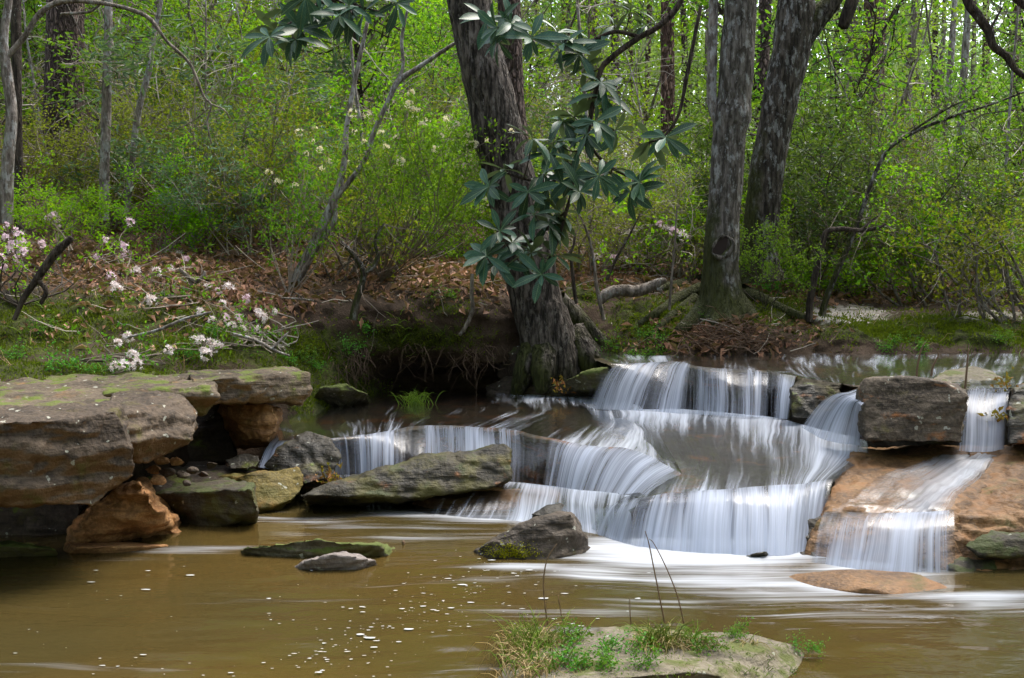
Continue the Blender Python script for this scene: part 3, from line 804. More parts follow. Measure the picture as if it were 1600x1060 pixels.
    # the ground under the rubble
    R('gap_rock', [(225, 780, 6.6), (230, 740, 7.0), (400, 735, 7.3), (400, 800, 6.9), (240, 830, 6.7), (240, 800, 7.6), (420, 760, 7.7), (300, 720, 7.7)], 'mud', 'dark brown rock floor between the square mossy block and the small cave', 'rock', seed=61)
    # dark back wall of the small cave
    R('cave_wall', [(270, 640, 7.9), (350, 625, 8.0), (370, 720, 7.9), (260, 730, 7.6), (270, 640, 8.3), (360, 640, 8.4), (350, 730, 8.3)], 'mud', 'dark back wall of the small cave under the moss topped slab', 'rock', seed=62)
rocks()

# ------------------------------------------------------------------ flowing water and the bedrock under it
def resample_rows(rows, ns):
    return np.stack([spline(r, ns) for r in rows])

def lipn(P3):
    P3 = np.asarray(P3).reshape(-1, 3)
    q = np.stack([P3[:, 0] * 2.6, P3[:, 0] * 0 + 3.1, P3[:, 0] * 0], 1)
    return .05 * fbm(q * 1.6, 3, 91), .009 * fbm(q * 1.7 + 5, 3, 92)

def flow(names, rows, ns, segs, mat, seed=0, wob=.006, bedoff=.03, bed=None, drape=None, strand=.012):
    """rows: control rows of (px, py, z, foam) across the stream, upstream first.
    segs: per gap between rows ('lin', n) or ('fall', n). names: per gap the piece it belongs to (None joins the piece before)."""
    R = []
    for r in rows:
        R.append([(*PZ(px, py, z), f) for (px, py, z, f) in r])
    A = resample_rows(R, ns)                                     # rows, ns, 4
    out, cuts = [A[0]], [0]
    for k, (typ, n) in enumerate(segs):
        t = np.linspace(0, 1, n + 1)[1:, None, None]
        a, b = A[k][None], A[k + 1][None]
        X = a * (1 - t) + b * t
        if typ == 'fall':
            tt = t[..., 0]
            X[..., 2] = a[..., 2] + (b[..., 2] - a[..., 2]) * tt ** 1.9
        elif typ == 'ease':
            tt = t[..., 0]
            s = tt * tt * (3 - 2 * tt)
            X[..., 2] = a[..., 2] + (b[..., 2] - a[..., 2]) * s
        out.extend(X)
        cuts.append(cuts[-1] + n)
    G = np.stack(out)                                            # rows, ns, 4
    # soften across the flow joints (keeps the first and last row)
    for _ in range(2):
        G[1:-1] = G[1:-1] * .5 + (G[:-2] + G[2:]) * .25
    nr = len(G)
    X, fo = G[..., :3], G[..., 3].copy()
    sj = np.linspace(0, 1, ns)
    ed = np.minimum(sj, 1 - sj) * ns / max(6, ns * .045)
    fo = fo * np.clip(.35 + .65 * ed, 0, 1)[None, :]
    for k, (typ, n) in enumerate(segs):
        if typ == 'fall' and drape is None:
            xs_ = X[cuts[k], :, 0]
            q_ = np.stack([xs_ * 5.0, xs_ * 0 + seed, xs_ * 0], 1)
            strand_n = .30 * fbm(q_, 2, 61 + seed) + .22 * fbm(q_ * 3.7, 2, 71 + seed)
            i_ = np.arange(nr)
            wt_ = np.clip((i_ - cuts[k] + 3) / 6.0, 0, 1) * np.clip(1.25 - .7 * (i_ - cuts[k]) / n, .35, 1)
            fo += wt_[:, None] * strand_n[None]
    # flow map in metres
    vv = np.concatenate([[np.zeros(ns)], np.cumsum(np.linalg.norm(np.diff(X, axis=0), axis=2), 0)])
    ref = X[min(nr - 1, cuts[1])]
    uu = np.concatenate([[0], np.cumsum(np.linalg.norm(np.diff(ref, axis=0), axis=1))])
    uvm = np.stack([np.broadcast_to(uu + seed * 7.3, (nr, ns)), vv], -1)
    p = np.stack([uvm[..., 0] * 3.0, vv * .8, np.full_like(vv, seed)], -1).reshape(-1, 3)
    q = np.stack([uvm[..., 0] * 22.0, vv * 1.1, np.full_like(vv, seed + 3)], -1).reshape(-1, 3)
    steep = np.clip(np.gradient(-X[..., 2], axis=0) / (np.linalg.norm(np.gradient(X, axis=0), axis=2) + 1e-6), 0, 1)
    nz = (wob * fbm(p, 3, seed)).reshape(nr, ns) * (1 - .5 * steep)
    sz = strand * fbm(q, 2, seed + 9).reshape(nr, ns) * steep
    X = X.copy()
    X[..., 2] += nz
    X[..., 1] -= sz
    for k, (typ, n) in enumerate(segs):
        if typ == 'fall' and drape is None:
            ly, lz = lipn(ref_lip := X[cuts[k]])
            i = np.arange(nr)
            wt = np.where(i <= cuts[k], np.clip(1 - (cuts[k] - i) / max(cuts[k], 1), 0, 1) ** 2, np.clip(1 - (i - cuts[k]) / n, 0, 1))
            X[..., 1] += wt[:, None] * ly[None]
            X[..., 2] += wt[:, None] * lz[None]
    if drape is not None:
        for i in range(nr):
            for j in range(ns):
                h = drape.ray_cast(Vector((X[i, j, 0], X[i, j, 1], 3)), Vector((0, 0, -1)))
                if h[0] is not None and i <= cuts[-2]:
                    e_ = min(1.0, min(j, ns - 1 - j) / (ns * .09))
                    X[i, j, 2] = h[0].z - .014 + .026 * e_
    pieces, cur = [], None
    for k, nm in enumerate(list(names) + [None] * (len(segs) - len(names))):
        if nm is not None:
            cur = [nm, cuts[k], cuts[k + 1]]
            pieces.append(cur)
        else:
            cur[2] = cuts[k + 1]
    made = []
    for (nm, label, mt), a, b in pieces:
        sl = slice(a, b + 1)
        me = mesh_of(nm, X[sl].reshape(-1, 3), grid_quads(b - a + 1, ns), None, M[mt or mat], True, uv=uvm[sl].reshape(-1, 2), attrs={'foam': fo[sl].ravel()})
        o = obj(nm, me)
        if label:
            tag(o, label, 'waterfall')
        else:
            struct(o)
        made.append(o)
    return made, X

W1, W2 = ('upper_stream_water', None, 'tier'), ('middle_stream_water', None, 'tier')
def waters():
    # pool
    xs = np.linspace(-9, 9, 420)
    ys = np.concatenate([np.linspace(-3, 3.4, 20)[:-1], np.linspace(3.4, 7.6, 280)])
    X, Y = np.meshgrid(xs, ys)
    V = np.stack([X, Y, np.zeros_like(X)], -1).reshape(-1, 3)
    px, py = to_px(V)
    w = np.stack([V[:, 0] * 1.6, V[:, 1] * 3.2, V[:, 2]], 1)
    V[:, 2] = .004 * fbm(w, 3, 5) + .003 * fbm(w * 3.1, 2, 8)
    def blob(lst):
        o = np.zeros(len(V))
        for x, y, rx, ry, k in lst:
            o = np.maximum(o, k * np.exp(-(((px - x) / rx) ** 2 + ((py - y) / ry) ** 2)))
        return o
    foam = blob([(1110, 864, 250, 30, 1.5), (1000, 852, 140, 20, 1.3), (1180, 905, 280, 30, .92), (1340, 892, 150, 22, 1.15), (950, 900, 150, 45, .62), (1330, 915, 180, 18, .95), (1120, 905, 230, 60, .70),
                 (760, 808, 200, 14, .85), (880, 818, 120, 18, .9), (640, 802, 130, 12, .66), (520, 815, 190, 28, .48), (960, 945, 280, 45, .62), (830, 940, 150, 60, .54), (1250, 960, 260, 20, .55), (900, 1000, 120, 40, .45), (320, 862, 110, 9, .6), (1530, 935, 130, 18, .7),
                 (820, 884, 120, 8, .7), (1200, 930, 220, 28, .62), (780, 1010, 160, 30, .36), (700, 830, 220, 24, .44), (1420, 955, 220, 18, .5)])  # wide faint foam also paints silvery sky reflection on the pool
    foam += .10 * fbm(w * 1.7, 3, 31) * (foam > .05)
    foam[V[:, 1] < 3] = 0
    foam = np.where(foam > .5, (.5 + (foam - .5) * 1.12), foam)
    uv = np.stack([V[:, 1] * 1.7 + .25 * fbm(V * .9, 3, 4), V[:, 0] * 1.0 + .3 * fbm(V * .8, 2, 6)], 1)
    me = mesh_of('pool_water', V, grid_quads(len(ys), len(xs)), None, M['pool'], True, uv=uv, attrs={'foam': np.clip(foam, 0, 1.7)})
    struct(obj('pool_water', me))

    # upper stream and the upper falls
    lip = [(958, 569, .66), (1010, 567, .66), (1060, 566, .66), (1085, 572, .65), (1112, 577, .645), (1150, 578, .64), (1200, 579, .64)]
    base = [(912, 639, .345), (972, 642, .345), (1030, 645, .345), (1080, 647, .35), (1110, 649, .355), (1150, 651, .36), (1200, 652, .36)]
    back = [(925, 551, .672), (1000, 551, .672), (1060, 551, .672), (1090, 551, .672), (1120, 551, .672), (1150, 551, .672), (1200, 551, .672)]
    flow([W1, ('upper_waterfall', 'wide silky upper waterfall dropping beside the sloping mossy rock', 'fall')],
         [[(*p, f) for p, f in zip(back, (.5, .5, .45, .42, .42, .42, .42))],
          [(*p, f) for p, f in zip(lip, (.75, .64, .50, .44, .58, .64, .45))],
          [(*p, f) for p, f in zip(base, (1.1, .9, .66, .62, .85, .85, .6))]],
         260, [('lin', 16), ('fall', 22)], 'tier', seed=1)
    flow([W1], [[(1200, 551, .672, .42), (1330, 551, .672, .45), (1450, 551, .672, .5), (1600, 549, .672, .62), (1900, 549, .672, .6)],
                [(1200, 579, .64, .42), (1330, 575, .655, .5), (1440, 574, .66, .5), (1590, 574, .66, .68), (1900, 574, .66, .6)],
                [(1240, 588, .63, .4), (1335, 602, .65, .5), (1440, 606, .65, .45), (1580, 606, .65, .6), (1800, 606, .65, .6)]],
         140, [('lin', 14), ('lin', 12)], 'tier', seed=2)
    # two thin strands beside the dark boulder
    flow([('thin_waterfall', 'thin broken strand of water beside the blackish wet boulder', 'fall')],
         [[(1200, 579, .64, .35), (1225, 581, .64, .6), (1248, 583, .635, .5)], [(1196, 652, .36, .5), (1216, 654, .36, .75), (1232, 656, .36, .4)]], 40, [('fall', 18)], 'fall', seed=3)
    # chute
    flow([('chute_waterfall', 'white chute pouring sideways between the blackish boulder and the square pale block', 'fall')],
         [[(1350, 602, .66, .6), (1356, 608, .66, .7), (1362, 620, .65, .6)], [(1322, 614, .645, .9), (1334, 621, .64, 1.0), (1346, 636, .63, .8)], [(1252, 668, .37, 1.05), (1290, 688, .36, 1.2), (1348, 697, .36, 1.0)]],
         70, [('lin', 4), ('fall', 22)], 'fall', seed=4)
    # middle stream and the middle falls
    ml = [(436, 690, .33), (520, 684, .335), (560, 681, .335), (600, 676, .335), (640, 669, .335), (690, 667, .335), (740, 668, .335), (790, 672, .335), (830, 680, .335), (880, 690, .335), (940, 698, .33), (1000, 708, .32), (1068, 742, .285)]
    mb = [(440, 735, .13), (525, 742, .11), (565, 742, .11), (600, 742, .11), (640, 743, .11), (690, 745, .11), (740, 748, .11), (790, 752, .11), (826, 758, .11), (864, 762, .11), (905, 767, .12), (948, 772, .15), (1004, 780, .2)]
    mk = [(425, 640, .345), (480, 622, .345), (560, 610, .345), (620, 606, .345), (680, 606, .345), (740, 606, .345), (800, 608, .345), (850, 612, .345), (885, 616, .345), (920, 620, .345), (952, 624, .345), (980, 629, .345), (1005, 635, .345)]
    mm = [(430, 665, .34), (500, 655, .342), (560, 645, .343), (620, 640, .343), (680, 638, .343), (740, 638, .343), (800, 640, .343), (848, 644, .343), (888, 648, .343), (928, 654, .343), (966, 661, .342), (1002, 670, .337), (1034, 684, .322)]
    fk = (.05, .05, .05, .05, .05, .1, .6, 1.0, 1.2, 1.35, 1.35, 1.3, 1.2)
    fm = (.34, .32, .3, .24, .2, .22, .36, .38, .32, .38, .5, .6, .9)
    fl = (.5, .68, .66, .56, .56, .48, .62, .72, .38, .55, .75, .85, 1.1)
    fb = (.7, .85, .80, .56, .52, .40, .75, 1.0, .5, .72, 1.0, 1.15, 1.3)
    # gaps in the curtain where dark rock shows
    s1, X = flow([W2, None, ('middle_waterfall', 'long middle waterfall falling in separate strands behind the long dark rock', 'fall')],
         [[(*p, f) for p, f in zip(mk, fk)], [(*p, f) for p, f in zip(mm, fm)], [(*p, f) for p, f in zip(ml, fl)], [(*p, f) for p, f in zip(mb, fb)]],
         420, [('lin', 10), ('lin', 12), ('fall', 20)], 'tier', seed=5)
    flow([('side_waterfall', 'small white spill beside the dark pointed wedge rock below the small cave', 'fall')],
         [[(430, 664, .345, .4), (446, 668, .345, .4), (462, 672, .345, .4)], [(428, 684, .325, .7), (440, 688, .325, .8), (452, 692, .32, .6)], [(402, 730, .19, .9), (420, 732, .18, .95), (440, 733, .17, .7)]],
         40, [('lin', 6), ('fall', 16)], 'fall', seed=6)
    # outflow of the middle falls into the pool
    flow([('shelf_water', None, 'cascade')],
         [[(500, 742, .115, .8), (640, 742, .115, .8), (740, 747, .115, .95), (800, 753, .115, 1.1), (830, 756, .115, 1.1), (864, 760, .115, 1.1), (905, 765, .125, 1.15), (948, 770, .155, 1.15), (1004, 778, .205, 1.0)],
          [(520, 764, .10, .3), (640, 764, .10, .22), (730, 766, .095, .2), (790, 768, .09, .4), (825, 773, .085, .66), (860, 778, .085, .9), (902, 785, .1, .95), (944, 792, .12, .8), (990, 797, .16, .75)],
          [(540, 800, -.01, .4), (630, 803, -.01, .4), (700, 810, -.005, .5), (770, 813, -.005, .75), (815, 816, -.005, .95), (850, 822, -.005, 1.0), (905, 834, -.005, .9), (945, 842, -.005, .95), (985, 852, -.005, 1.1)]],
         220, [('lin', 12), ('ease', 16)], 'cascade', seed=7)
    # right half of the middle tier: a sloping cascade, then the lower falls
    flow([('cascade_water', None, 'cascade'), None, None, ('lower_waterfall', 'broad white lower waterfall pouring off the sloping cascade into the pool', 'fall')],
         [[(955, 640, .348, 1.1), (1020, 640, .35, 1.2), (1070, 640, .35, 1.2), (1140, 646, .35, 1.2), (1210, 652, .355, 1.1), (1270, 668, .365, 1.15), (1356, 690, .375, 1.2)],
          [(975, 686, .328, .4), (1020, 684, .332, .42), (1070, 684, .325, .40), (1135, 688, .32, .42), (1200, 692, .315, .78), (1270, 706, .305, 1.1), (1356, 712, .315, 1.1)],
          [(1000, 724, .29, .7), (1042, 719, .303, .42), (1085, 722, .30, .32), (1142, 727, .295, .36), (1205, 730, .29, .68), (1265, 731, .285, .95), (1334, 728, .295, .8)],
          [(952, 789, .13, .6), (1000, 781, .2, .62), (1060, 770, .24, .75), (1130, 766, .255, .7), (1200, 762, .26, .78), (1252, 757, .265, .92), (1302, 748, .275, .7)],
          [(922, 832, 0, .95), (978, 850, 0, 1.1), (1050, 861, 0, 1.4), (1130, 866, 0, 1.4), (1200, 869, 0, 1.4), (1240, 866, 0, 1.35), (1288, 850, 0, 1.1)]],
         280, [('lin', 12), ('lin', 12), ('lin', 14), ('fall', 24)], 'cascade', seed=8, strand=.016)
    # narrow fall and the sheet of water down the orange slope
    b2 = ROCK_BVH['slope_rock']
    flow([('narrow_waterfall', 'narrow waterfall between the square pale block and the dark block', 'fall')],
         [[(1506, 604, .655, .4), (1530, 603, .655, .4), (1552, 603, .655, .4), (1578, 604, .655, .4)], [(1507, 613, .65, .62), (1530, 612, .65, .7), (1552, 612, .65, .6), (1576, 613, .65, .65)],
          [(1495, 704, .36, 1.0), (1522, 706, .36, 1.0), (1546, 706, .36, .85), (1570, 702, .36, .95)]], 90, [('lin', 4), ('fall', 22)], 'fall', seed=9)
    def dr(px, py, f):
        h = b2.ray_cast(Vector((0, 0, CAMZ)), ray(px, py).normalized())
        z = h[0].z + .012 if h[0] is not None else .3
        return (px, py, z, f)
    rows = [[dr(1462, 706, .55), dr(1510, 708, .95), dr(1545, 707, 1.0), dr(1566, 706, .6)],
            [dr(1366, 738, .36), dr(1436, 742, .72), dr(1500, 742, 1.1), dr(1544, 738, .45)],
            [dr(1314, 772, .42), dr(1392, 774, .58), dr(1458, 773, .95), dr(1506, 768, .35)],
            [dr(1290, 797, .40), dr(1360, 800, .50), dr(1430, 799, .80), dr(1490, 796, .2)],
            [(1268, 880, .0, .85), (1340, 889, .0, 1.1), (1410, 894, .0, 1.0), (1492, 896, .0, .45)]]
    flow([('slope_water', None, 'film'), None, None, ('slope_waterfall', 'short veil of water falling off the lip of the orange slope', 'fall')], rows, 170, [('lin', 12), ('lin', 12), ('lin', 10), ('fall', 20)], 'cascade', seed=10, wob=.002, drape=b2)

    # bedrock: top just under the water, cut back beneath each lip
    def ledge(name, back, mid, lip, base, mat, label, seed):
        rows = []
        if mid is not None:
            rows = [[(*PZ(*p),) for p in back], [(*PZ(*p),) for p in mid]]
        else:
            rows = [[(*PZ(*p),) for p in back]]
        L = np.array([PZ(*p) for p in lip]); B = np.array([PZ(*p) for p in base])
        rows = [np.array(r) for r in rows]
        for r in rows:
            r[:, 2] -= .04
        L[:, 1] += .05
        l1 = L.copy(); l1[:, 2] -= .03; lip_at = 0
        l2 = L.copy(); l2[:, 2] -= .07; l2[:, 1] += .035
        l3 = L.copy(); l3[:, 2] = (L[:, 2] + B[:, 2]) / 2; l3[:, 1] += .10
        l4 = B.copy(); l4[:, :2] = L[:, :2]; l4[:, 1] += .10; l4[:, 2] -= .2
        rows += [l1, l2, l3, l4]
        ns = 260
        A = np.stack([spline(r, ns) for r in rows])
        ly, lz = lipn(A[-4])
        A[-4:, :, 1] += ly[None]; A[-4:-2, :, 2] += lz[None]
        nn = [16] * (len(rows) - 4) + [6, 12, 14]
        out = [A[0]]
        for k, n in enumerate(nn):
            t = np.linspace(0, 1, n + 1)[1:, None, None]
            out.extend(A[k][None] * (1 - t) + A[k + 1][None] * t)
        G = np.stack(out)
        nr = len(G)
        V = G.reshape(-1, 3).copy()
        V[:, 2] += .022 * fbm(V * 4.5, 4, seed) + .010 * fbm(V * 16, 2, seed + 3)
        V[:, 1] += .05 * fbm(V * np.array([7, 7, 12]), 3, seed + 7) * (np.repeat(np.arange(nr), ns) > nr - 32)
        c = V.mean(0); c[2] = V[:, 2].min()
        o = obj(name, mesh_of(name, V - c, grid_quads(nr, ns), None, M[mat], True), loc=tuple(c))
        return tag(o, label, 'rock ledge')
    ledge('rock_ledge', back, None, lip, base, 'ledge', 'dark bedrock step behind the upper waterfall', 3)
    dn = lambda q: q[:9] + [(x, y, z - .03) for x, y, z in q[9:10]] + [(x, y, z - .08) for x, y, z in q[10:11]] + [(x, y, z - .16) for x, y, z in q[11:]]
    ledge('rock_ledge', dn(mk), dn(mm), dn(ml), dn(mb), 'bed', 'brown and orange bedrock shelf awash above the middle waterfall', 4)
    cr = [[(1000, 640, .35), (1070, 640, .35), (1140, 646, .35), (1210, 652, .355), (1270, 668, .365), (1350, 690, .375)],
          [(1036, 718, .305), (1085, 722, .30), (1142, 727, .295), (1205, 730, .29), (1265, 731, .285), (1330, 728, .295)],
          [(1000, 781, .2), (1060, 770, .24), (1130, 766, .255), (1200, 762, .26), (1252, 757, .265), (1300, 748, .275)],
          [(978, 850, 0), (1050, 861, 0), (1130, 866, 0), (1200, 869, 0), (1240, 866, 0), (1284, 850, 0)]]
    ledge('rock_ledge', *cr, 'ledge', 'sloping bedrock under the cascade that feeds the lower waterfall', 5)
    ub = [(1195, 551, .672), (1260, 551, .672), (1330, 551, .672), (1450, 551, .672), (1600, 549, .672), (1900, 549, .672)]
    um = [(1195, 570, .65), (1260, 572, .65), (1330, 575, .655), (1440, 574, .66), (1590, 574, .66), (1900, 574, .66)]
    ul = [(1205, 582, .60), (1290, 592, .60), (1345, 600, .61), (1440, 604, .61), (1580, 604, .61), (1800, 604, .61)]
    ule = [(1205, 652, .36), (1290, 680, .36), (1345, 695, .36), (1440, 700, .36), (1580, 704, .36), (1800, 700, .36)]
    ledge('rock_ledge', ub, um, ul, ule, 'ledge', 'dark bedrock rim of the upper stream around the two block boulders', 6)
waters()

# ------------------------------------------------------------------ leaf and twig builders
def leaf_quads(pos, dirs, nrm, L, Wd, fold=.25, shape=.45):
    """folded diamond leaves: base, left, tip, right -> 2 triangles each, all in numpy"""
    pos, dirs, nrm = (np.asarray(a, float) for a in (pos, dirs, nrm))
    n = len(pos)
    L = np.asarray(L) * np.ones(n); Wd = np.asarray(Wd) * np.ones(n)
    d = dirs / (np.linalg.norm(dirs, axis=1)[:, None] + 1e-9)
    s = np.cross(d, nrm); s /= np.linalg.norm(s, axis=1)[:, None] + 1e-9
    u = np.cross(s, d)
    mid = pos + d * (L * shape)[:, None]
    f = u * (Wd * fold)[:, None]
    V = np.stack([pos, mid + s * (Wd * .5)[:, None] + f, pos + d * L[:, None] - u * (L * .08)[:, None], mid - s * (Wd * .5)[:, None] + f], 1).reshape(-1, 3)
    i = np.arange(n)[:, None] * 4
    T = np.concatenate([i + np.array([0, 2, 1]), i + np.array([0, 3, 2])], 0)
    return V, T

def rand_dirs(n, up=0.0, g=rng):
    v = g.normal(size=(n, 3))
    v[:, 2] += up
    return v / np.linalg.norm(v, axis=1)[:, None]

def walk(g, start, direction, length, n, wander=.25, up=.0, droop=0.0):
    p = np.array(start, float); d = np.array(direction, float); d /= np.linalg.norm(d)
    pts = [p.copy()]
    for k in range(n):
        d = d + g.normal(size=3) * wander + np.array([0, 0, up - droop * k / n])
        d /= np.linalg.norm(d)
        p = p + d * length / n
        pts.append(p.copy())
    return np.array(pts)

def shrub_parts(seed, h=1.8, spread=.9, stems=6, branches=6, twigs=5, leaves=6, ll=.055, lw=.028, wander=.18, leafup=.8, stemr=.012, bare=.35, lean=.6, shape=.45, clump=0.05, arch=.0):
    """-> (twig MB, leaf MB)"""
    g = np.random.default_rng(seed)
    tw, lf = MB(), MB()
    LP, LD = [], []
    for s in range(stems):
        a = g.uniform(0, 2 * math.pi)
        d = np.array([math.cos(a) * lean, math.sin(a) * lean, g.uniform(.8, 1.3)])
        hh = h * g.uniform(.6, 1.05)
        st = walk(g, (g.normal() * .08, g.normal() * .08, -.08), d, hh, 7, wander, .04, arch)
        tw.tube(st, np.linspace(stemr, stemr * .35, 8), 4, False)
        for b in range(branches):
            t = g.uniform(bare, 1) * 6.9
            i = int(t); p = st[i] * (1 - t + i) + st[i + 1] * (t - i)
            bd = rand_dirs(1, .5, g)[0] + (st[i + 1] - st[i]) / np.linalg.norm(st[i + 1] - st[i]) * .4
            br = walk(g, p, bd * np.array([1, 1, .7]), spread * g.uniform(.4, 1.0), 5, wander * 1.3, .03)
            tw.tube(br, np.linspace(stemr * .45, stemr * .18, 6), 3, False)
            for w in range(twigs):
                t = g.uniform(.25, 1) * 4.9
                i = int(t); p = br[i] * (1 - t + i) + br[i + 1] * (t - i)
                tg = walk(g, p, rand_dirs(1, .35, g)[0], spread * g.uniform(.15, .4), 3, wander * 1.5)
                tw.tube(tg, np.linspace(stemr * .2, stemr * .09, 4), 3, False)
                nl = g.poisson(leaves)
                if nl:
                    k = g.uniform(.2, 3, nl)
                    i = np.minimum(k.astype(int), 2)
                    q = tg[i] * (1 - (k - i))[:, None] + tg[i + 1] * (k - i)[:, None]
                    LP.append(q + g.normal(size=(nl, 3)) * clump)
                    LD.append(g.normal(size=(nl, 3)) * .8 + (tg[-1] - tg[0]) / (np.linalg.norm(tg[-1] - tg[0]) + 1e-6) * .9)
    if LP:
        LP, LD = np.concatenate(LP), np.concatenate(LD)
        n = len(LP)
        LD[:, 2] *= .6
        V, T = leaf_quads(LP, LD, rand_dirs(n, leafup, g), ll * g.uniform(.6, 1.25, n), lw * g.uniform(.7, 1.2, n), shape=shape)
        lf.add(V, tris=T)
    return tw, lf

SHRUB = {}
def shrub_variant(key, twigmat, leafmat, n=2, **kw):
    SHRUB[key] = []
    for k in range(n):
        tw, lf = shrub_parts(hash_(key) + k * 101, **kw)
        SHRUB[key].append((tw.mesh(key + '_stems', M[twigmat], False), lf.mesh(key + '_foliage', M[leafmat], False)))
def hash_(s):
    return sum((i + 1) * ord(c) for i, c in enumerate(s)) % 9973

shrub_variant('lime', 'twig', 'lime', 3, h=1.9, spread=.85, stems=6, branches=8, twigs=7, leaves=10, ll=.058, lw=.036)
shrub_variant('mid', 'twigdark', 'mid', 3, h=2.1, spread=.9, stems=6, branches=8, twigs=7, leaves=9, ll=.06, lw=.034)
shrub_variant('olive', 'twig', 'olive', 3, h=1.7, spread=.8, stems=8, branches=8, twigs=7, leaves=7, ll=.045, lw=.026)
shrub_variant('twiggy', 'twigpale', 'olive', 3, h=2.0, spread=.9, stems=10, branches=9, twigs=9, leaves=2, ll=.045, lw=.025, wander=.25, stemr=.013)
shrub_variant('glaucous', 'twigpale', 'glaucous', 2, h=2.2, spread=.75, stems=5, branches=7, twigs=7, leaves=9, ll=.10, lw=.024, leafup=.4, shape=.5)
shrub_variant('dark', 'twigdark', 'dark', 2, h=2.3, spread=.85, stems=6, branches=8, twigs=7, leaves=8, ll=.085, lw=.028)
shrub_variant('sapling', 'greybark', 'lime', 3, h=5.5, spread=1.5, stems=2, branches=26, twigs=7, leaves=8, ll=.07, lw=.045, stemr=.03, bare=.18, lean=.2, wander=.12)
shrub_variant('greensapling', 'darkbark', 'mid', 3, h=6.0, spread=1.6, stems=2, branches=26, twigs=7, leaves=9, ll=.075, lw=.045, stemr=.032, bare=.2, lean=.22, wander=.12)
shrub_variant('pale', 'twigpale', 'pale', 3, h=2.1, spread=.95, stems=6, branches=8, twigs=6, leaves=6, ll=.06, lw=.036)
shrub_variant('low', 'twigdark', 'fresh', 2, h=.38, spread=.2, stems=6, branches=4, twigs=3, leaves=4, ll=.05, lw=.03, stemr=.004, lean=1.0)
shrub_variant('groundlime', 'twig', 'lime', 2, h=.8, spread=.5, stems=9, branches=6, twigs=5, leaves=6, ll=.045, lw=.026, stemr=.006, lean=1.0)

def put_shrub(key, loc, rz, s, name, label, cat, group=None, sz=None):
    k = rng.integers(len(SHRUB[key]))
    e = empty(name, loc, label, cat, group)
    e.rotation_euler = (0, 0, rz)
    e.scale = (s, s, sz or s)
    obj('stems', SHRUB[key][k][0], e)
    obj('foliage', SHRUB[key][k][1], e)
    return e

MARKS = [(30, 'behind the crooked lichen trunk'), (110, 'around the broad plated pine'), (200, 'under the arching bough'), (310, 'above the white azaleas'), (430, 'uphill of the pale leaning stem'),
         (560, 'behind the cream azalea'), (690, 'just before the oak'), (830, 'just past the oak'), (930, 'behind the whorled leaves'), (1050, 'around the reddish straight pine'), (1160, 'behind the twin trunks'),
         (1270, 'past the forked tree'), (1370, 'below the thick reddish pine'), (1480, 'below the pale mossy trunk'), (9999, 'under the dark bough')]

def mark(px):
    return min(MARKS, key=lambda m: abs(px - m[0]) if m[0] < 9000 else abs(px - 1580))[1]

# ------------------------------------------------------------------ trees
def trunk_mesh(pts, mat, sides=18, n=70, amp=.10, fl=None, seed=1, ridges=0, base_noise=.25):
    """pts: world (x,y,z,r); knobbly bark relief; returns mesh in the frame of the first (lowest) point"""
    A = spline(pts, n)
    C, R = A[:, :3], A[:, 3]
    tg = np.gradient(C, axis=0); tg /= np.linalg.norm(tg, axis=1)[:, None]
    a = np.cross(tg, [0.0, 1.0, 0.05]); a /= np.linalg.norm(a, axis=1)[:, None]
    b = np.cross(tg, a)
    th = np.arange(sides) * 2 * math.pi / sides
    ring = a[:, None] * np.cos(th)[None, :, None] + b[:, None] * np.sin(th)[None, :, None]
    V = (C[:, None] + ring * R[:, None, None]).reshape(-1, 3)
    rr = np.repeat(R, sides)
    w = V * np.array([1, 1, .45])
    k = amp * (fbm(w * 6, 3, seed) * 1.0 + .45 * fbm(w * 22, 2, seed + 4)) + base_noise * .25 * fbm(w * 2.2, 2, seed + 9)
    V = V + ring.reshape(-1, 3) * (rr * k)[:, None]
    q = []
    i = np.arange(n - 1)[:, None] * sides; j = np.arange(sides)[None]; kk = (j + 1) % sides
    q = np.stack([i + j, i + kk, i + sides + kk, i + sides + j], -1).reshape(-1, 4)
    o = C[0]
    top = [(((n - 1) * sides + x), ((n - 1) * sides + (x + 1) % sides), n * sides) for x in range(sides)]
    V = np.concatenate([V, C[-1:] + tg[-1:] * R[-1] * .5])
    return mesh_of('trunk', V - o, q, top, M[mat], True), Vector(o)

def pxline(lst, d, d2=None):
    """(px, py, half width px) along a limb at depth d (to d2) -> world (x,y,z,r)"""
    out = []
    for k, e in enumerate(lst):
        dd = e[3] if len(e) > 3 else d + ((d2 or d) - d) * k / max(1, len(lst) - 1)
        p = P(e[0], e[1], dd)
        out.append((*p, e[2] * dd / F))
    return out

def make_tree(name, label, base_line, d, mat, cat='tree', d2=None, group=None, limbs=(), sides=18, n=70, amp=.10, roots=(), seed=1, rootmat=None):
    L = pxline(base_line, d, d2)
    me, o = trunk_mesh(L, mat, sides, n, amp, seed=seed)
    e = empty(name, o, label, cat, group)
    obj('trunk', me, e)
    for (nm, ln, mt, sd) in limbs:
        LL = pxline(ln, d, d2)
        m2, o2 = trunk_mesh(LL, mt or mat, sd, max(12, 6 * len(ln)), amp, seed=seed + 3)
        x = obj(nm, m2, e); x.location = o2 - o
    for ln in roots:
        LL = [(*(t[:3]), t[3]) for t in ln]
        m2, o2 = trunk_mesh(LL, rootmat or mat, 8, 24, .15, seed=seed + 5)
        x = obj('root', m2, e); x.location = o2 - o
    return e

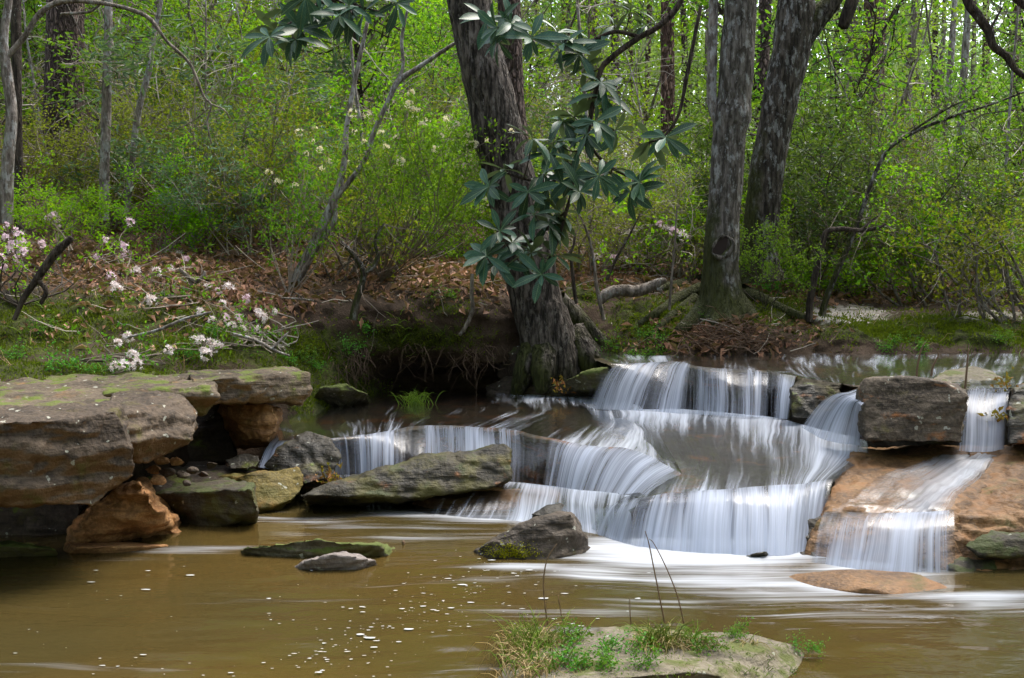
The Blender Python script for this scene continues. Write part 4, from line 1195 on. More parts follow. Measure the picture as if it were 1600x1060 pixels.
def ext(lst, py=-1500, taper=.55):
    """carry a trunk on upwards beyond the frame, in steps that lengthen gradually"""
    a, b = lst[-2], lst[-1]
    sl = max(-.25, min(.25, (b[0] - a[0]) / (b[1] - a[1] + 1e-6)))
    out = list(lst)
    for k, t in enumerate((.04, .11, .23, .42, .68, 1.0)):
        y = b[1] + (py - b[1]) * t
        out.append((b[0] + sl * (y - b[1]) * (1 - .4 * t), y, b[2] * (1 - (1 - taper) * t)))
    return out

def root_line(px, py, pts, r0, r1, d=None):
    """root lying on the ground through photo pixels"""
    out = []
    n = len(pts)
    for k, (x, y) in enumerate(pts):
        h, _ = hit(x, y)
        r = r0 + (r1 - r0) * k / (n - 1)
        out.append((h.x, h.y, h.z + r * .35, r))
    return out

def trees():
    # big oak over the undercut bank
    oak = [(872, 612, 34, 9.9), (868, 590, 44, 9.85), (862, 560, 48), (852, 520, 45), (842, 480, 41), (833, 440, 39), (824, 400, 39), (812, 350, 38.5), (795, 280, 38.5), (775, 190, 37.5), (757, 110, 35.5), (740, 40, 34), (731, -10, 33)]
    make_tree('oak_tree', 'thick dark oak leaning over the undercut bank behind the glossy whorled leaves', ext(oak), 9.8, 'oakbark', limbs=[],
              roots=[[(*P(838, 540, 9.75), .12), (*P(824, 570, 9.65), .10), (*P(812, 600, 9.65), .07), (*P(806, 620, 9.7), .05)],
                     [(*P(890, 520, 9.9), .14), (*P(918, 560, 9.8), .13), (*P(940, 590, 9.75), .08), (*P(950, 610, 9.7), .04)],
                     [(*P(852, 540, 9.7), .13), (*P(848, 580, 9.55), .10), (*P(846, 612, 9.5), .05)],
                     [(*P(870, 470, 9.95), .10), (*P(905, 505, 10.0), .10), (*P(945, 540, 9.95), .06), (*P(985, 560, 9.9), .03)]], amp=.12, seed=11, n=160, sides=28)
    make_tree('pine_tree', 'plated pale pine trunk showing just past the thick leaning oak', ext([(812, 330, 22), (806, 230, 20), (800, 120, 19), (795, 0, 18)]), 12.2, 'pinebark', seed=12)
    # twin trunks above the upper falls
    a = [(1128, 498, 46), (1128, 485, 40), (1127, 460, 33), (1126, 420, 28.5), (1128, 380, 28), (1132, 330, 26.5), (1136, 270, 26.5), (1140, 210, 26), (1144, 180, 30), (1147, 150, 25), (1152, 80, 25), (1157, 0, 24)]
    def R(*pts, r0=.06, r1=.02):
        r0, r1 = r0 * 1.0, r1 * 1.1
        return root_line(0, 0, pts, r0, r1)
    t = make_tree('twin_trunk_tree', 'grey lichen spotted tree with an open knot hole above the upper falls', ext(a), 10.05, 'oakbark2', amp=.09, seed=13, n=170, sides=24,
              limbs=[('side_stem', ext([(1134, 205, 9), (1118, 180, 9), (1112, 150, 8), (1113, 90, 7.5), (1115, 0, 7)]), 'lichenbark', 10)],
              roots=[R((1105, 480), (1085, 500), (1062, 520), r0=.09, r1=.04), R((1120, 492), (1118, 503), (1116, 512), r0=.06, r1=.045), R((1148, 470), (1166, 488), (1178, 500), r0=.08, r1=.04),
                     R((1150, 455), (1185, 470), (1225, 488), (1260, 500), r0=.07, r1=.03), R((1095, 455), (1060, 470), (1030, 490), (1000, 510), r0=.06, r1=.03), R((1100, 440), (1050, 450), (1010, 456), r0=.06, r1=.03), R((1085, 470), (1045, 500), (1020, 525), r0=.05, r1=.02)])
    # knot hole: a raised lip round a flat disc painted dark for the shade inside
    d = 10.05 - .155
    kc = P(1128, 386, d)
    th = np.linspace(0, 2 * math.pi, 28)
    ring = [(kc.x + .078 * math.cos(x) * (1 + .16 * math.sin(2 * x + 1)), kc.y + .02 * math.cos(x), kc.z + .085 * math.sin(x) + .02 * math.cos(x)) for x in th]
    mb = MB(); mb.tube(ring, .013 + .016 * np.clip(np.cos(th + .9), 0, 1) + .004 * np.sin(th * 5), 8, False)
    o = Vector(t.location)
    mb.V = [v - np.array(o) for v in mb.V]
    kl = obj('knot_rim', mb.mesh('knot_rim', M['oakbark2']), t)
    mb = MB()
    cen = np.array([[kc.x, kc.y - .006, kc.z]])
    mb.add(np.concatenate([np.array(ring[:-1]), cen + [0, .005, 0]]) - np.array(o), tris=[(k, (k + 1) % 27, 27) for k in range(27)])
    obj('knot_shade', mb.mesh('knot_shade', M['hole_shade']), t)
    b = [(1190, 440, 40), (1188, 415, 30), (1186, 380, 27), (1192, 320, 26), (1200, 260, 26), (1213, 190, 27), (1224, 130, 29), (1236, 80, 30), (1243, 30, 30), (1246, -20, 27)]
    t2 = make_tree('forked_tree', 'dark mossy forked tree standing behind the tree with the knot hole', ext(b), 10.7, 'oakbark3', amp=.10, seed=14, n=160, sides=22,
              limbs=[('limb', [(1226, 125, 15), (1238, 88, 19), (1256, 55, 19), (1280, 25, 17), (1305, -5, 14), (1330, -60, 12), (1338, -140, 10), (1330, -200, 8)], None, 12),
                     ('broken_limb', [(1338, -80, 9), (1337, -40, 9), (1331, 0, 10), (1323, 25, 10), (1317, 43, 8)], 'darkbark', 12)])
    # background trunks
    make_tree('pine_tree', 'broad dark plated pine on the hillside behind the pale slender trunk', ext([(98, 330, 33), (98, 280, 31), (100, 150, 30), (102, 0, 29)]), 15, 'pinebark', seed=15, amp=.05)
    make_tree('slender_tree', 'slender pale lichen blotched trunk in front of the broad plated pine', ext([(163, 345, 8), (163, 280, 8), (166, 180, 7.5), (168, 90, 7), (170, 0, 7)]), 11.2, 'lichenbark', seed=16, sides=10, amp=.14)
    make_tree('crooked_tree', 'crooked grey trunk with lichen and an arching bough beside the pink azalea', ext([(8, 350, 11), (12, 260, 10), (18, 180, 9), (10, 110, 8), (6, 60, 7), (14, 0, 6)]), 10, 'lichenbark', seed=17, sides=12, amp=.15,
              limbs=[('bough', [(12, 88, 4.5), (40, 55, 5), (62, 22, 5), (95, 3, 4.4), (150, 4, 3.4), (200, 14, 3), (232, 28, 3), (250, 50, 2.6), (262, 66, 2.3), (290, 92, 2.2), (303, 112, 2.2), (318, 150, 2), (330, 165, 1.8), (324, 190, 1.5), (330, 225, 1.1)], 'greybark', 8),
                     ('bough', [(95, 22, 2.2), (130, 20, 2.4), (148, 14, 1.8), (170, -10, 1.5)], 'greybark', 6), ('bough', [(330, 163, 1.6), (350, 172, 1.3), (360, 186, .9)], 'greybark', 5), ('bough', [(328, 168, 1.3), (300, 190, 1.0), (270, 205, .7)], 'greybark', 5)])
    make_tree('slender_tree', 'dark thin trunk close beside the crooked lichen trunk', ext([(30, 360, 8), (28, 200, 7), (26, 90, 8), (24, 0, 9)]), 11.5, 'darkbark', seed=18, sides=10)
    make_tree('leaning_tree', 'thin leaning trunk with white lichen bands on the hillside below the arching bough', [(196, 335, 5.5), (205, 270, 5), (212, 200, 5), (222, 150, 5), (233, 110, 5), (240, 60, 4), (250, 10, 3.5), (262, -60, 3)], 11.4, 'lichenbark', seed=19, sides=10, amp=.15)
    make_tree('pine_tree', 'reddish straight pine trunk seen between the whorled leaves and the knot hole tree', ext([(1044, 300, 12.5), (1044, 200, 11.5), (1043, 100, 11), (1043, 0, 10.5)]), 19, 'pinered', seed=20, sides=12)
    make_tree('pine_tree', 'thick reddish pine trunk in the wood just past the forked tree', ext([(1362, 210, 20), (1364, 100, 18), (1367, 0, 17)]), 19, 'pinered', seed=21, sides=12)
    make_tree('slender_tree', 'pale mossy trunk in the wood above the leaning sapling', ext([(1500, 260, 7), (1505, 130, 6), (1510, 60, 6), (1514, 0, 5)]), 16, 'lichenbark', seed=22, sides=8)
    make_tree('slender_tree', 'thin whitish trunk in the wood between the thick red pine and the dark bough', ext([(1478, 200, 5), (1488, 60, 5), (1492, 0, 4)]), 20, 'lichenbark', seed=23, sides=8)
    make_tree('pine_tree', 'pale grey pine trunk seen between the knot hole tree and the forked tree', ext([(1182, 300, 11), (1190, 150, 10), (1196, 0, 10)]), 17, 'pinebark', seed=24, sides=12)
    far = [(638, 14, 26), (578, 9, 24), (925, 11, 30), (963, 12, 30), (880, 9, 34), (1005, 8, 36), (1078, 9, 33), (1300, 9, 34), (1420, 10, 36), (1455, 9, 30), (1540, 10, 32), (1585, 12, 26), (690, 8, 30), (120, 8, 22), (340, 10, 24), (450, 9, 28), (520, 8, 32), (990, 7, 42), (1250, 9, 30), (1400, 7, 40), (390, 7, 34), (260, 8, 30), (60, 9, 27)]
    for i, (px, w, d) in enumerate(far):
        c = on_ground(px, d)
        lean = rng.normal() * .03
        r = w * d / F * .5 * 1.15
        H = 22
        A = [(c.x, c.y, c.z - .3, r * 1.25), (c.x + lean * 2, c.y, c.z + 2.5, r), (c.x + lean * 9, c.y + rng.normal() * .2, c.z + 10, r * .8), (c.x + lean * 20, c.y, c.z + H, r * .3)]
        me, o = trunk_mesh(A, 'pinered' if i % 3 else 'pinebark', 9, 24, .06, seed=30 + i)
        side = 'on the hillside behind the azaleas' if px < 700 else 'in the flat wood beyond the twin trunks'
        lb = ('slim' if w < 9 else 'stout') + ' distant straight pine ' + mark(px) + (', far back' if d > 31 else '')
        e = empty('pine_tree', o, lb, 'tree', 'distant pines ' + mark(px))
        obj('trunk', me, e)
        cr = obj('crown', CROWNS[i % 3], e)
        cr.location = (A[2][0] - o.x, A[2][1] - o.y, 9)
        cr.rotation_euler = (0, 0, rng.uniform(0, 6))

def hole_shade():
    m = N('knot_shade')
    return m.done(m.bsdf(Base__Color=(.018, .010, .007), Roughness=.95))  # near black stands in for shade inside the hole
M['hole_shade'] = hole_shade()

def crown_mesh(seed, mat, R=3.0, H=11, n=70, per=90, size=.30, wid=.10, needle=True):
    g = np.random.default_rng(seed)
    mb = MB()
    for k in range(n):
        z = g.uniform(0, H)
        rr = R * (1 - .65 * z / H) * math.sqrt(g.uniform(.02, 1))
        a = g.uniform(0, 6.283)
        c = np.array([rr * math.cos(a), rr * math.sin(a), z])
        s = g.uniform(.5, 1.1)
        q = g.normal(size=(per, 3)) * np.array([.45, .45, .28]) * s
        dd = q + g.normal(size=(per, 3)) * .3
        V, T = leaf_quads(c + q, dd, rand_dirs(per, .6, g), size * g.uniform(.6, 1.2, per), wid, fold=.1)
        mb.add(V, tris=T)
    return mb.mesh('crown', M[mat], False)
CROWNS = [crown_mesh(1, 'needle', 2.6, 11, 36, 60, .32, .06), crown_mesh(2, 'needle', 3.0, 12, 36, 60, .32, .06), crown_mesh(3, 'needle', 2.3, 10, 30, 60, .32, .06)]
trees()
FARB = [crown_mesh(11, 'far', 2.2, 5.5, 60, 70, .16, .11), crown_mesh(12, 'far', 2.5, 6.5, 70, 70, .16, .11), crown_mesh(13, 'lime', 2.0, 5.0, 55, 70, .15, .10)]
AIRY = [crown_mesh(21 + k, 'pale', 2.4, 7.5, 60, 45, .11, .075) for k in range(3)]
FART = []
for k in range(2):
    me, o = trunk_mesh([(0, 0, -.3, .10), (.1, 0, 2, .08), (.2, .1, 5, .05), (.1, 0, 8, .02)], 'greybark', 7, 16, .06, seed=80 + k)
    FART.append((me, o))

# ------------------------------------------------------------------ understory
def understory():
    g = np.random.default_rng(77)
    LOOK = {'lime': ('leafy_shrub', 'lime green shrub', 'shrub'), 'mid': ('leafy_shrub', 'mid green leafy shrub', 'shrub'), 'olive': ('olive_shrub', 'olive brown sparse shrub', 'shrub'),
            'twiggy': ('bare_shrub', 'nearly bare pale shrub', 'shrub'), 'glaucous': ('evergreen_shrub', 'blue green evergreen shrub', 'shrub'), 'dark': ('evergreen_shrub', 'dark green evergreen shrub', 'shrub'),
            'sapling': ('sapling', 'tall lime green sapling', 'sapling'), 'greensapling': ('sapling', 'tall deep green sapling', 'sapling'), 'pale': ('leafy_shrub', 'pale green airy shrub', 'shrub'), 'groundlime': ('low_shrub', 'knee high lime green shrub', 'shrub')}
    def plant(key, px, d, s):
        c = on_ground(px, d)
        nm, lb, cat = LOOK[key]
        row = 'front' if d < 13 else 'middle' if d < 18 else 'rear'
        put_shrub(key, c - Vector((0, 0, .03)), g.uniform(0, 6.28), s, nm, lb + ' ' + mark(px) + ', ' + row + ' row', cat, lb + ' thicket ' + mark(px), sz=s * g.uniform(.85, 1.15))
    def pick(tab):
        ks = list(tab); w = np.array([tab[k] for k in ks], float)
        return ks[g.choice(len(ks), p=w / w.sum())]
    left = {'lime': 3.4, 'mid': 2.4, 'olive': 2.8, 'twiggy': 4.2, 'glaucous': .4}
    right = {'lime': 2.6, 'mid': 3, 'olive': 2.4, 'twiggy': 3.0, 'dark': 1.2}
    for d, n, s in ((11.8, 12, .62), (12.8, 13, .8), (14, 13, .95), (15.6, 13, 1.1), (17.5, 13, 1.25), (20, 14, 1.45), (23, 14, 1.7), (27, 14, 2.0), (32, 14, 2.4)):
        for k in range(n):
            px = -80 + 1760 * (k + g.uniform(.1, .9)) / n
            dd = d + g.uniform(-.5, .5) * (1 + d / 30)
            if 1090 < px < 1240 and d < 11.5:
                continue
            if px > 860 and d > 17 and g.uniform() < .28:
                continue
            sf = 1.0
            if px < 260 and d < 16.5:
                if g.uniform() < .45:
                    continue
                sf = .68
            if 0 < px < 205 and d < 15.2:
                sf *= .7
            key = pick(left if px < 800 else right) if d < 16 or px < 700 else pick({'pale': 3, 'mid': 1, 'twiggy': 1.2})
            if px > 860 and d > 17:
                sf *= .8
            plant(key, px, dd, s * sf * g.uniform(.75, 1.2))
    for k in range(22):
        px = g.choice([g.uniform(-420, -90), g.uniform(1680, 1980)])
        d = g.uniform(11.5, 24)
        plant(pick(left), px, d, .5 + d * .055)
    for k in range(26):
        px = g.uniform(-60, 1660)
        plant('groundlime' if g.uniform() < .7 else 'olive', px, g.uniform(11, 13.2), g.uniform(.5, .9))
    for k in range(24):
        px = -60 + 1720 * (k + g.uniform(.1, .9)) / 24
        if px > 850 and k % 2:
            continue
        ds = g.uniform(13, 26)
        plant(pick({'sapling': 1.3 if px < 800 else .8, 'greensapling': 1}), px, max(ds, 17.5) if px < 250 else ds, g.uniform(.75, 1.15))
    for k in range(30):
        px = -40 + 1680 * (k + g.uniform(.1, .9)) / 30
        d = g.uniform(11.4, 19)
        if 700 < px < 830 or 1090 < px < 1260:
            continue
        c = on_ground(px, d)
        H = g.uniform(3.0, 7)
        r = g.uniform(.008, .022)
        ln = walk(g, (c.x, c.y, c.z - .1), (g.normal() * .22, g.normal() * .1, 1), H, 9, .07, .02)
        me, o = trunk_mesh([(*p, r * (1 - .7 * i / 9)) for i, p in enumerate(ln)], 'lichenbark' if k % 3 else 'greybark', 6, 30, .12, seed=200 + k)
        lb = ('thin' if r < .014 else 'slender') + ' bare pale stem ' + mark(px) + (', close by' if d < 13 else '')
        e = empty('bare_sapling', o, lb, 'sapling', 'bare stems ' + mark(px))
        obj('stem', me, e)
        tw = MB()
        for q in range(12):
            i = g.integers(2, 9)
            w = walk(g, ln[i] - np.array(o), rand_dirs(1, .5, g)[0], g.uniform(.3, 1.1), 5, .22)
            tw.tube(w, np.linspace(r * .4, r * .12, 6), 3, False)
            for q2 in range(3):
                w2 = walk(g, w[g.integers(2, 6)], rand_dirs(1, .4, g)[0], g.uniform(.15, .5), 3, .3)
                tw.tube(w2, np.linspace(r * .16, r * .08, 4), 3, False)
        x = obj('twigs', tw.mesh('twigs', M['twigpale'], False), e)
        x['kind'] = 'stuff'
    # broad-leaved trees far back
    for k in range(44):
        px = -100 + 1800 * (k + g.uniform(0, 1)) / 44
        d = g.uniform(32, 60)
        c = on_ground(px, d)
        lb = 'hazy pale green tree far back ' + mark(px)
        s = g.uniform(.8, 1.35) * (1.05 if px > 760 else 1.2)
        e = empty('broadleaf_tree', c, lb, 'tree', 'far trees ' + mark(px))
        e.scale = (s, s, s)
        e.rotation_euler = (0, 0, g.uniform(0, 6))
        obj('trunk', FART[k % 2][0], e).location = FART[k % 2][1]
        obj('crown', FARB[k % 3], e).location = (0, 0, g.uniform(.8, 2.2))
    # nearer airy trees whose leaves fill the gaps between the trunks
    for k, px in enumerate((880, 940, 1110, 1200, 1310, 1400, 1450, 1520, 1580, 1640, 640, 560)):
        d = g.uniform(22, 33)
        c = on_ground(px, d)
        lb = 'airy young tree with thin pale leaves ' + mark(px)
        e = empty('young_tree', c, lb, 'tree', 'young trees ' + mark(px))
        s = g.uniform(.8, 1.1)
        e.scale = (s, s, s)
        e.rotation_euler = (0, 0, g.uniform(0, 6))
        obj('trunk', FART[k % 2][0], e).location = FART[k % 2][1]
        obj('crown', AIRY[k % 3], e).location = (0, 0, g.uniform(1.2, 2.5))
    # the wood carries on here: unseen trees added to block low sky light
    for k in range(20):
        a = math.radians(38 + 284 * (k + .5) / 20)
        R_ = g.uniform(9.5, 13)
        c = Vector((math.sin(a) * R_, math.cos(a) * R_ + 1.0, .2))
        e = empty('broadleaf_tree', c, 'unseen leafy tree added on the near bank behind or beside the viewer', 'tree', 'unseen trees added on the near bank')
        s = g.uniform(1.0, 1.35)
        e.scale = (s, s, s)
        e.rotation_euler = (0, 0, g.uniform(0, 6))
        obj('trunk', FART[k % 2][0], e).location = FART[k % 2][1]
        obj('crown', FARB[k % 2], e).location = (0, 0, g.uniform(.3, 1.2))
        x = obj('crown', FARB[(k + 1) % 2], e); x.location = (g.normal(), g.normal(), g.uniform(4.0, 5.0))
understory()

# ------------------------------------------------------------------ small growth and debris on the banks
def sample_ground(n, weight, g, jitter=.10):
    """random points on the near ground, density by weight per vertex"""
    w = np.maximum(weight, 0) * (GV[:, 1] < 16)
    # vertices are packed more densely near the camera: even out by depth
    w = w * np.clip(GV[:, 1] / 9, .5, 2)
    idx = g.choice(len(GV), n, p=w / w.sum())
    p = GV[idx] + g.normal(size=(n, 3)) * np.array([jitter, jitter, 0])
    out, nr = np.zeros((n, 3)), np.zeros((n, 3))
    ok = np.zeros(n, bool)
    for i in range(n):
        h = GBVH.find_nearest(Vector(p[i]), .5)
        if h[0] is not None:
            out[i], nr[i], ok[i] = h[0], h[1], True
    return out[ok], nr[ok]

def litter():
    g = np.random.default_rng(5)
    vis = (GV[:, 0] > -5.5) & (GV[:, 0] < 7)
    p, n = sample_ground(17000, GZ[:, 2] ** 1.5 * np.where(GZ[:, 0] < .5, 1, .45) * vis * (GV[:, 2] > .6), g)
    m = len(p)
    s = np.sign((n * np.array([0, -1, 1])).sum(1)); n = n * s[:, None]
    t = g.normal(size=(m, 3)); t -= n * (t * n).sum(1)[:, None] * g.uniform(.5, 1.0, m)[:, None]
    V, T = leaf_quads(p + n * g.uniform(.004, .03, m)[:, None], t, n + g.normal(size=(m, 3)) * .5, (L_ := .03 + .085 * g.uniform(0, 1, m) ** 1.8), L_ * g.uniform(.32, .62, m), fold=.45, shape=.5)
    mb = MB(); mb.add(V, tris=T)
    stuff(obj('leaf_litter', mb.mesh('leaf_litter', M['litter'], False)), 'brown and tan fallen leaves carpeting the bank above the stream', 'fallen leaves')
    # moss: short tufts
    p, n = sample_ground(42000, GZ[:, 0] ** 2 * vis, g, .05)
    m = len(p)
    s = np.sign((n * np.array([0, -1, 1])).sum(1)); n = n * s[:, None]
    keep = fbm(p * 5.5, 3, 77) + g.normal(size=m) * .12 > -.12
    p, n = p[keep], n[keep]; m = len(p)
    d = n * .7 + np.array([0, 0, .5]) + g.normal(size=(m, 3)) * .45
    V, T = leaf_quads(p, d, g.normal(size=(m, 3)), g.uniform(.012, .034, m), g.uniform(.008, .016, m), fold=.1)
    mb = MB(); mb.add(V, tris=T)
    stuff(obj('moss', mb.mesh('moss', M['mosstuft'], False)), 'cushions of bright green moss on the stream bank', 'moss')
    # grass wisps on the banks
    mb = MB(); mg = MB()
    p, n = sample_ground(90, (GZ[:, 0] > .35) * vis * 1.0, g)
    for q in p:
        for k in range(g.integers(4, 9)):
            b = walk(g, q + g.normal(size=3) * .02, (g.normal() * .6, g.normal() * .6 - .15, 1), g.uniform(.05, .17), 3, .2, 0, .7)
            (mb if g.uniform() < .75 else mg).tube(b, np.array([.003, .0026, .002, .0006]), 3, False)
    stuff(obj('grass', mb.mesh('grass', M['grassgreen'], False)), 'thin green grass wisps growing from the mossy bank', 'grass')
    stuff(obj('dry_grass', mg.mesh('dry_grass', M['straw'], False)), 'thin straw coloured grass wisps growing from the mossy bank', 'dry grass')
    # fallen twigs
    mb = MB()
    p, n = sample_ground(700, GZ[:, 2] * vis * (GV[:, 2] > .6), g)
    for q in p:
        a = g.uniform(0, 6.28); L = g.uniform(.1, .5)
        b = walk(g, q + np.array([0, 0, .012]), (math.cos(a), math.sin(a) * .6, g.normal() * .12), L, 4, .18)
        r = g.uniform(.002, .006)
        mb.tube(b, np.linspace(r, r * .5, 5), 3, False)
    stuff(obj('fallen_twigs', mb.mesh('fallen_twigs', M['twigpale'], False)), 'thin fallen twigs scattered through the leaf litter', 'twigs')
    # heap of sticks and needles washed up below the knot hole tree
    mb = MB(); lf = MB()
    for k in range(220):
        px, py = g.normal(1145, 56), g.uniform(508, 552)
        h, nn = hit(px, py)
        if h is None or h.y > 11:
            continue
        a = g.uniform(-.5, .5) + (math.pi if g.uniform() < .5 else 0)
        b = walk(g, np.array(h) + np.array([0, -.03, g.uniform(0, .05)]), (math.cos(a), -.35 + g.normal() * .3, g.normal() * .5), g.uniform(.06, .32), 4, .2)
        r = g.uniform(.002, .006)
        mb.tube(b, np.linspace(r, r * .5, 5), 3, False)
    stuff(obj('driftwood_sticks', mb.mesh('driftwood_sticks', M['root'], False)), 'tangle of brown sticks heaped at the water below the knot hole tree', 'sticks')
    # root fringe under the overhanging bank
    mb = MB()
    for k in range(330):
        px = g.uniform(545, 800)
        if math.sin(px * .07) + math.sin(px * .19 + 1) < g.normal() * .8 - .2:
            continue
        h, nn = hit(px, g.uniform(535, 568))
        if h is None or h.y > 10.2:
            continue
        b = walk(g, np.array(h) + np.array([0, -.01, 0]), (g.normal() * .5, -.25 + g.normal() * .25, -1), .04 + .32 * g.uniform() ** 2.2, 4, .45, 0, .35)
        r = g.uniform(.001, .003)
        mb.tube(b, np.linspace(r, r * .4, 5), 3, False)
    for k in range(110):
        px = g.uniform(505, 580)
        h, nn = hit(px, g.uniform(530, 590))
        if h is None or h.y > 10.2:
            continue
        b = walk(g, np.array(h) + np.array([0, -.01, 0]), (g.normal() * .5, -.3, -1), g.uniform(.06, .25), 4, .3, 0, .3)
        mb.tube(b, np.linspace(.002, .001, 5), 3, False)
    stuff(obj('hanging_roots', mb.mesh('hanging_roots', M['root'], False)), 'fringe of fine brown roots hanging under the overhanging bank', 'roots')
litter()

# ------------------------------------------------------------------ flowering azaleas
def flower_mesh(name, mat, seed, n=11, r=.038, pet=.026, bud=None):
    g = np.random.default_rng(seed)
    mb = MB()
    for k in range(n):
        d = rand_dirs(1, .9, g)[0]
        c = d * r * g.uniform(.5, 1.1)
        a0 = g.uniform(0, 6)
        s = np.cross(d, [.3, .2, .9]); s /= np.linalg.norm(s); t = np.cross(d, s)
        dirs = np.array([s * math.cos(a0 + x) + t * math.sin(a0 + x) + d * .55 for x in np.arange(5) * 1.2566])
        V, T = leaf_quads(np.repeat(c[None], 5, 0), dirs, np.repeat(d[None], 5, 0), pet * g.uniform(.8, 1.2), pet * .6, fold=.1, shape=.6)
        mb.add(V, tris=T)
        # long stamens
        V, T = leaf_quads(np.repeat(c[None], 3, 0), d[None] + g.normal(size=(3, 3)) * .3, g.normal(size=(3, 3)), pet * 1.5, pet * .07, fold=0)
        mb.add(V, tris=T)
    return mb.mesh(name, M[mat], False)
FL = {'pink': [flower_mesh('flower_cluster', 'pinkpetal', k, 10, .042, .03) for k in range(3)],
      'white': [flower_mesh('flower_cluster', 'whitepetal', 10 + k, 12, .04, .03) for k in range(3)],
      'bud': [flower_mesh('bud_cluster', 'bud', 20 + k, 9, .028, .02) for k in range(2)],
      'cream': [flower_mesh('flower_cluster', 'creampetal', 30 + k, 8, .032, .024) for k in range(3)]}

def azalea(name, label, base, clusters, kinds, depth, leafmat, stemmat, seed, dz=None, leaves=10, thick=.008, twigs=3, group=None, ll=.04, basep=None, spread=.10):
    g = np.random.default_rng(seed)
    b, _ = hit(*base)
    if basep is not None:
        b = Vector(basep)
    e = empty(name, b, label, 'shrub', group)
    st, lf = MB(), MB()
    o = np.array(b)
    for i, (px, py) in enumerate(clusters):
        h, _ = hit(px, py)
        if depth is None:
            d = max(min(h.y - g.uniform(.12, .3), 12), 7.2)
        else:
            d = g.uniform(*depth)
        c = np.array(P(px, py, d))
        mid = o * .45 + c * .55 + np.array([g.normal() * .13, g.normal() * .10, -abs(c[2] - o[2]) * .15 - .02])
        m2 = o * .2 + c * .8 + np.array([g.normal() * .08, g.normal() * .06, -.02 + g.normal() * .03])
        L = spline([o + g.normal(size=3) * .02, mid, m2, c], 10) - o
        st.tube(L, np.linspace(thick, thick * .3, 10), 4, False)
        for k in range(twigs):
            j = g.integers(3, 9)
            t = walk(g, L[j], rand_dirs(1, .5, g)[0], g.uniform(.08, .3), 3, .3)
            st.tube(t, np.linspace(thick * .3, thick * .12, 4), 3, False)
            n = leaves
            V, T = leaf_quads(t[-1] + g.normal(size=(n, 3)) * .03, g.normal(size=(n, 3)) + np.array([0, 0, .4]), rand_dirs(n, 1, g), ll * g.uniform(.6, 1.2, n), ll * .45)
            lf.add(V, tris=T)
        n = max(3, leaves // 2)
        V, T = leaf_quads(c - o + g.normal(size=(n, 3)) * .03 - np.array([0, 0, .03]), g.normal(size=(n, 3)), rand_dirs(n, .6, g), ll * g.uniform(.6, 1.2, n), ll * .45)
        lf.add(V, tris=T)
        k = kinds[i % len(kinds)] if isinstance(kinds, (list, tuple)) else kinds
        f = obj('bud_cluster' if k == 'bud' else 'flower_cluster', FL[k][g.integers(len(FL[k]))], e)
        f.location = c - o
        f.rotation_euler = (g.uniform(-.5, .3), g.uniform(-.5, .5), g.uniform(0, 6))
        s = g.uniform(.5, .85) * (d / 8.5) ** .3
        f.scale = (s, s, s)
    obj('stems', st.mesh('stems', M[stemmat], False), e)
    obj('foliage', lf.mesh('foliage', M[leafmat], False), e)
    return e

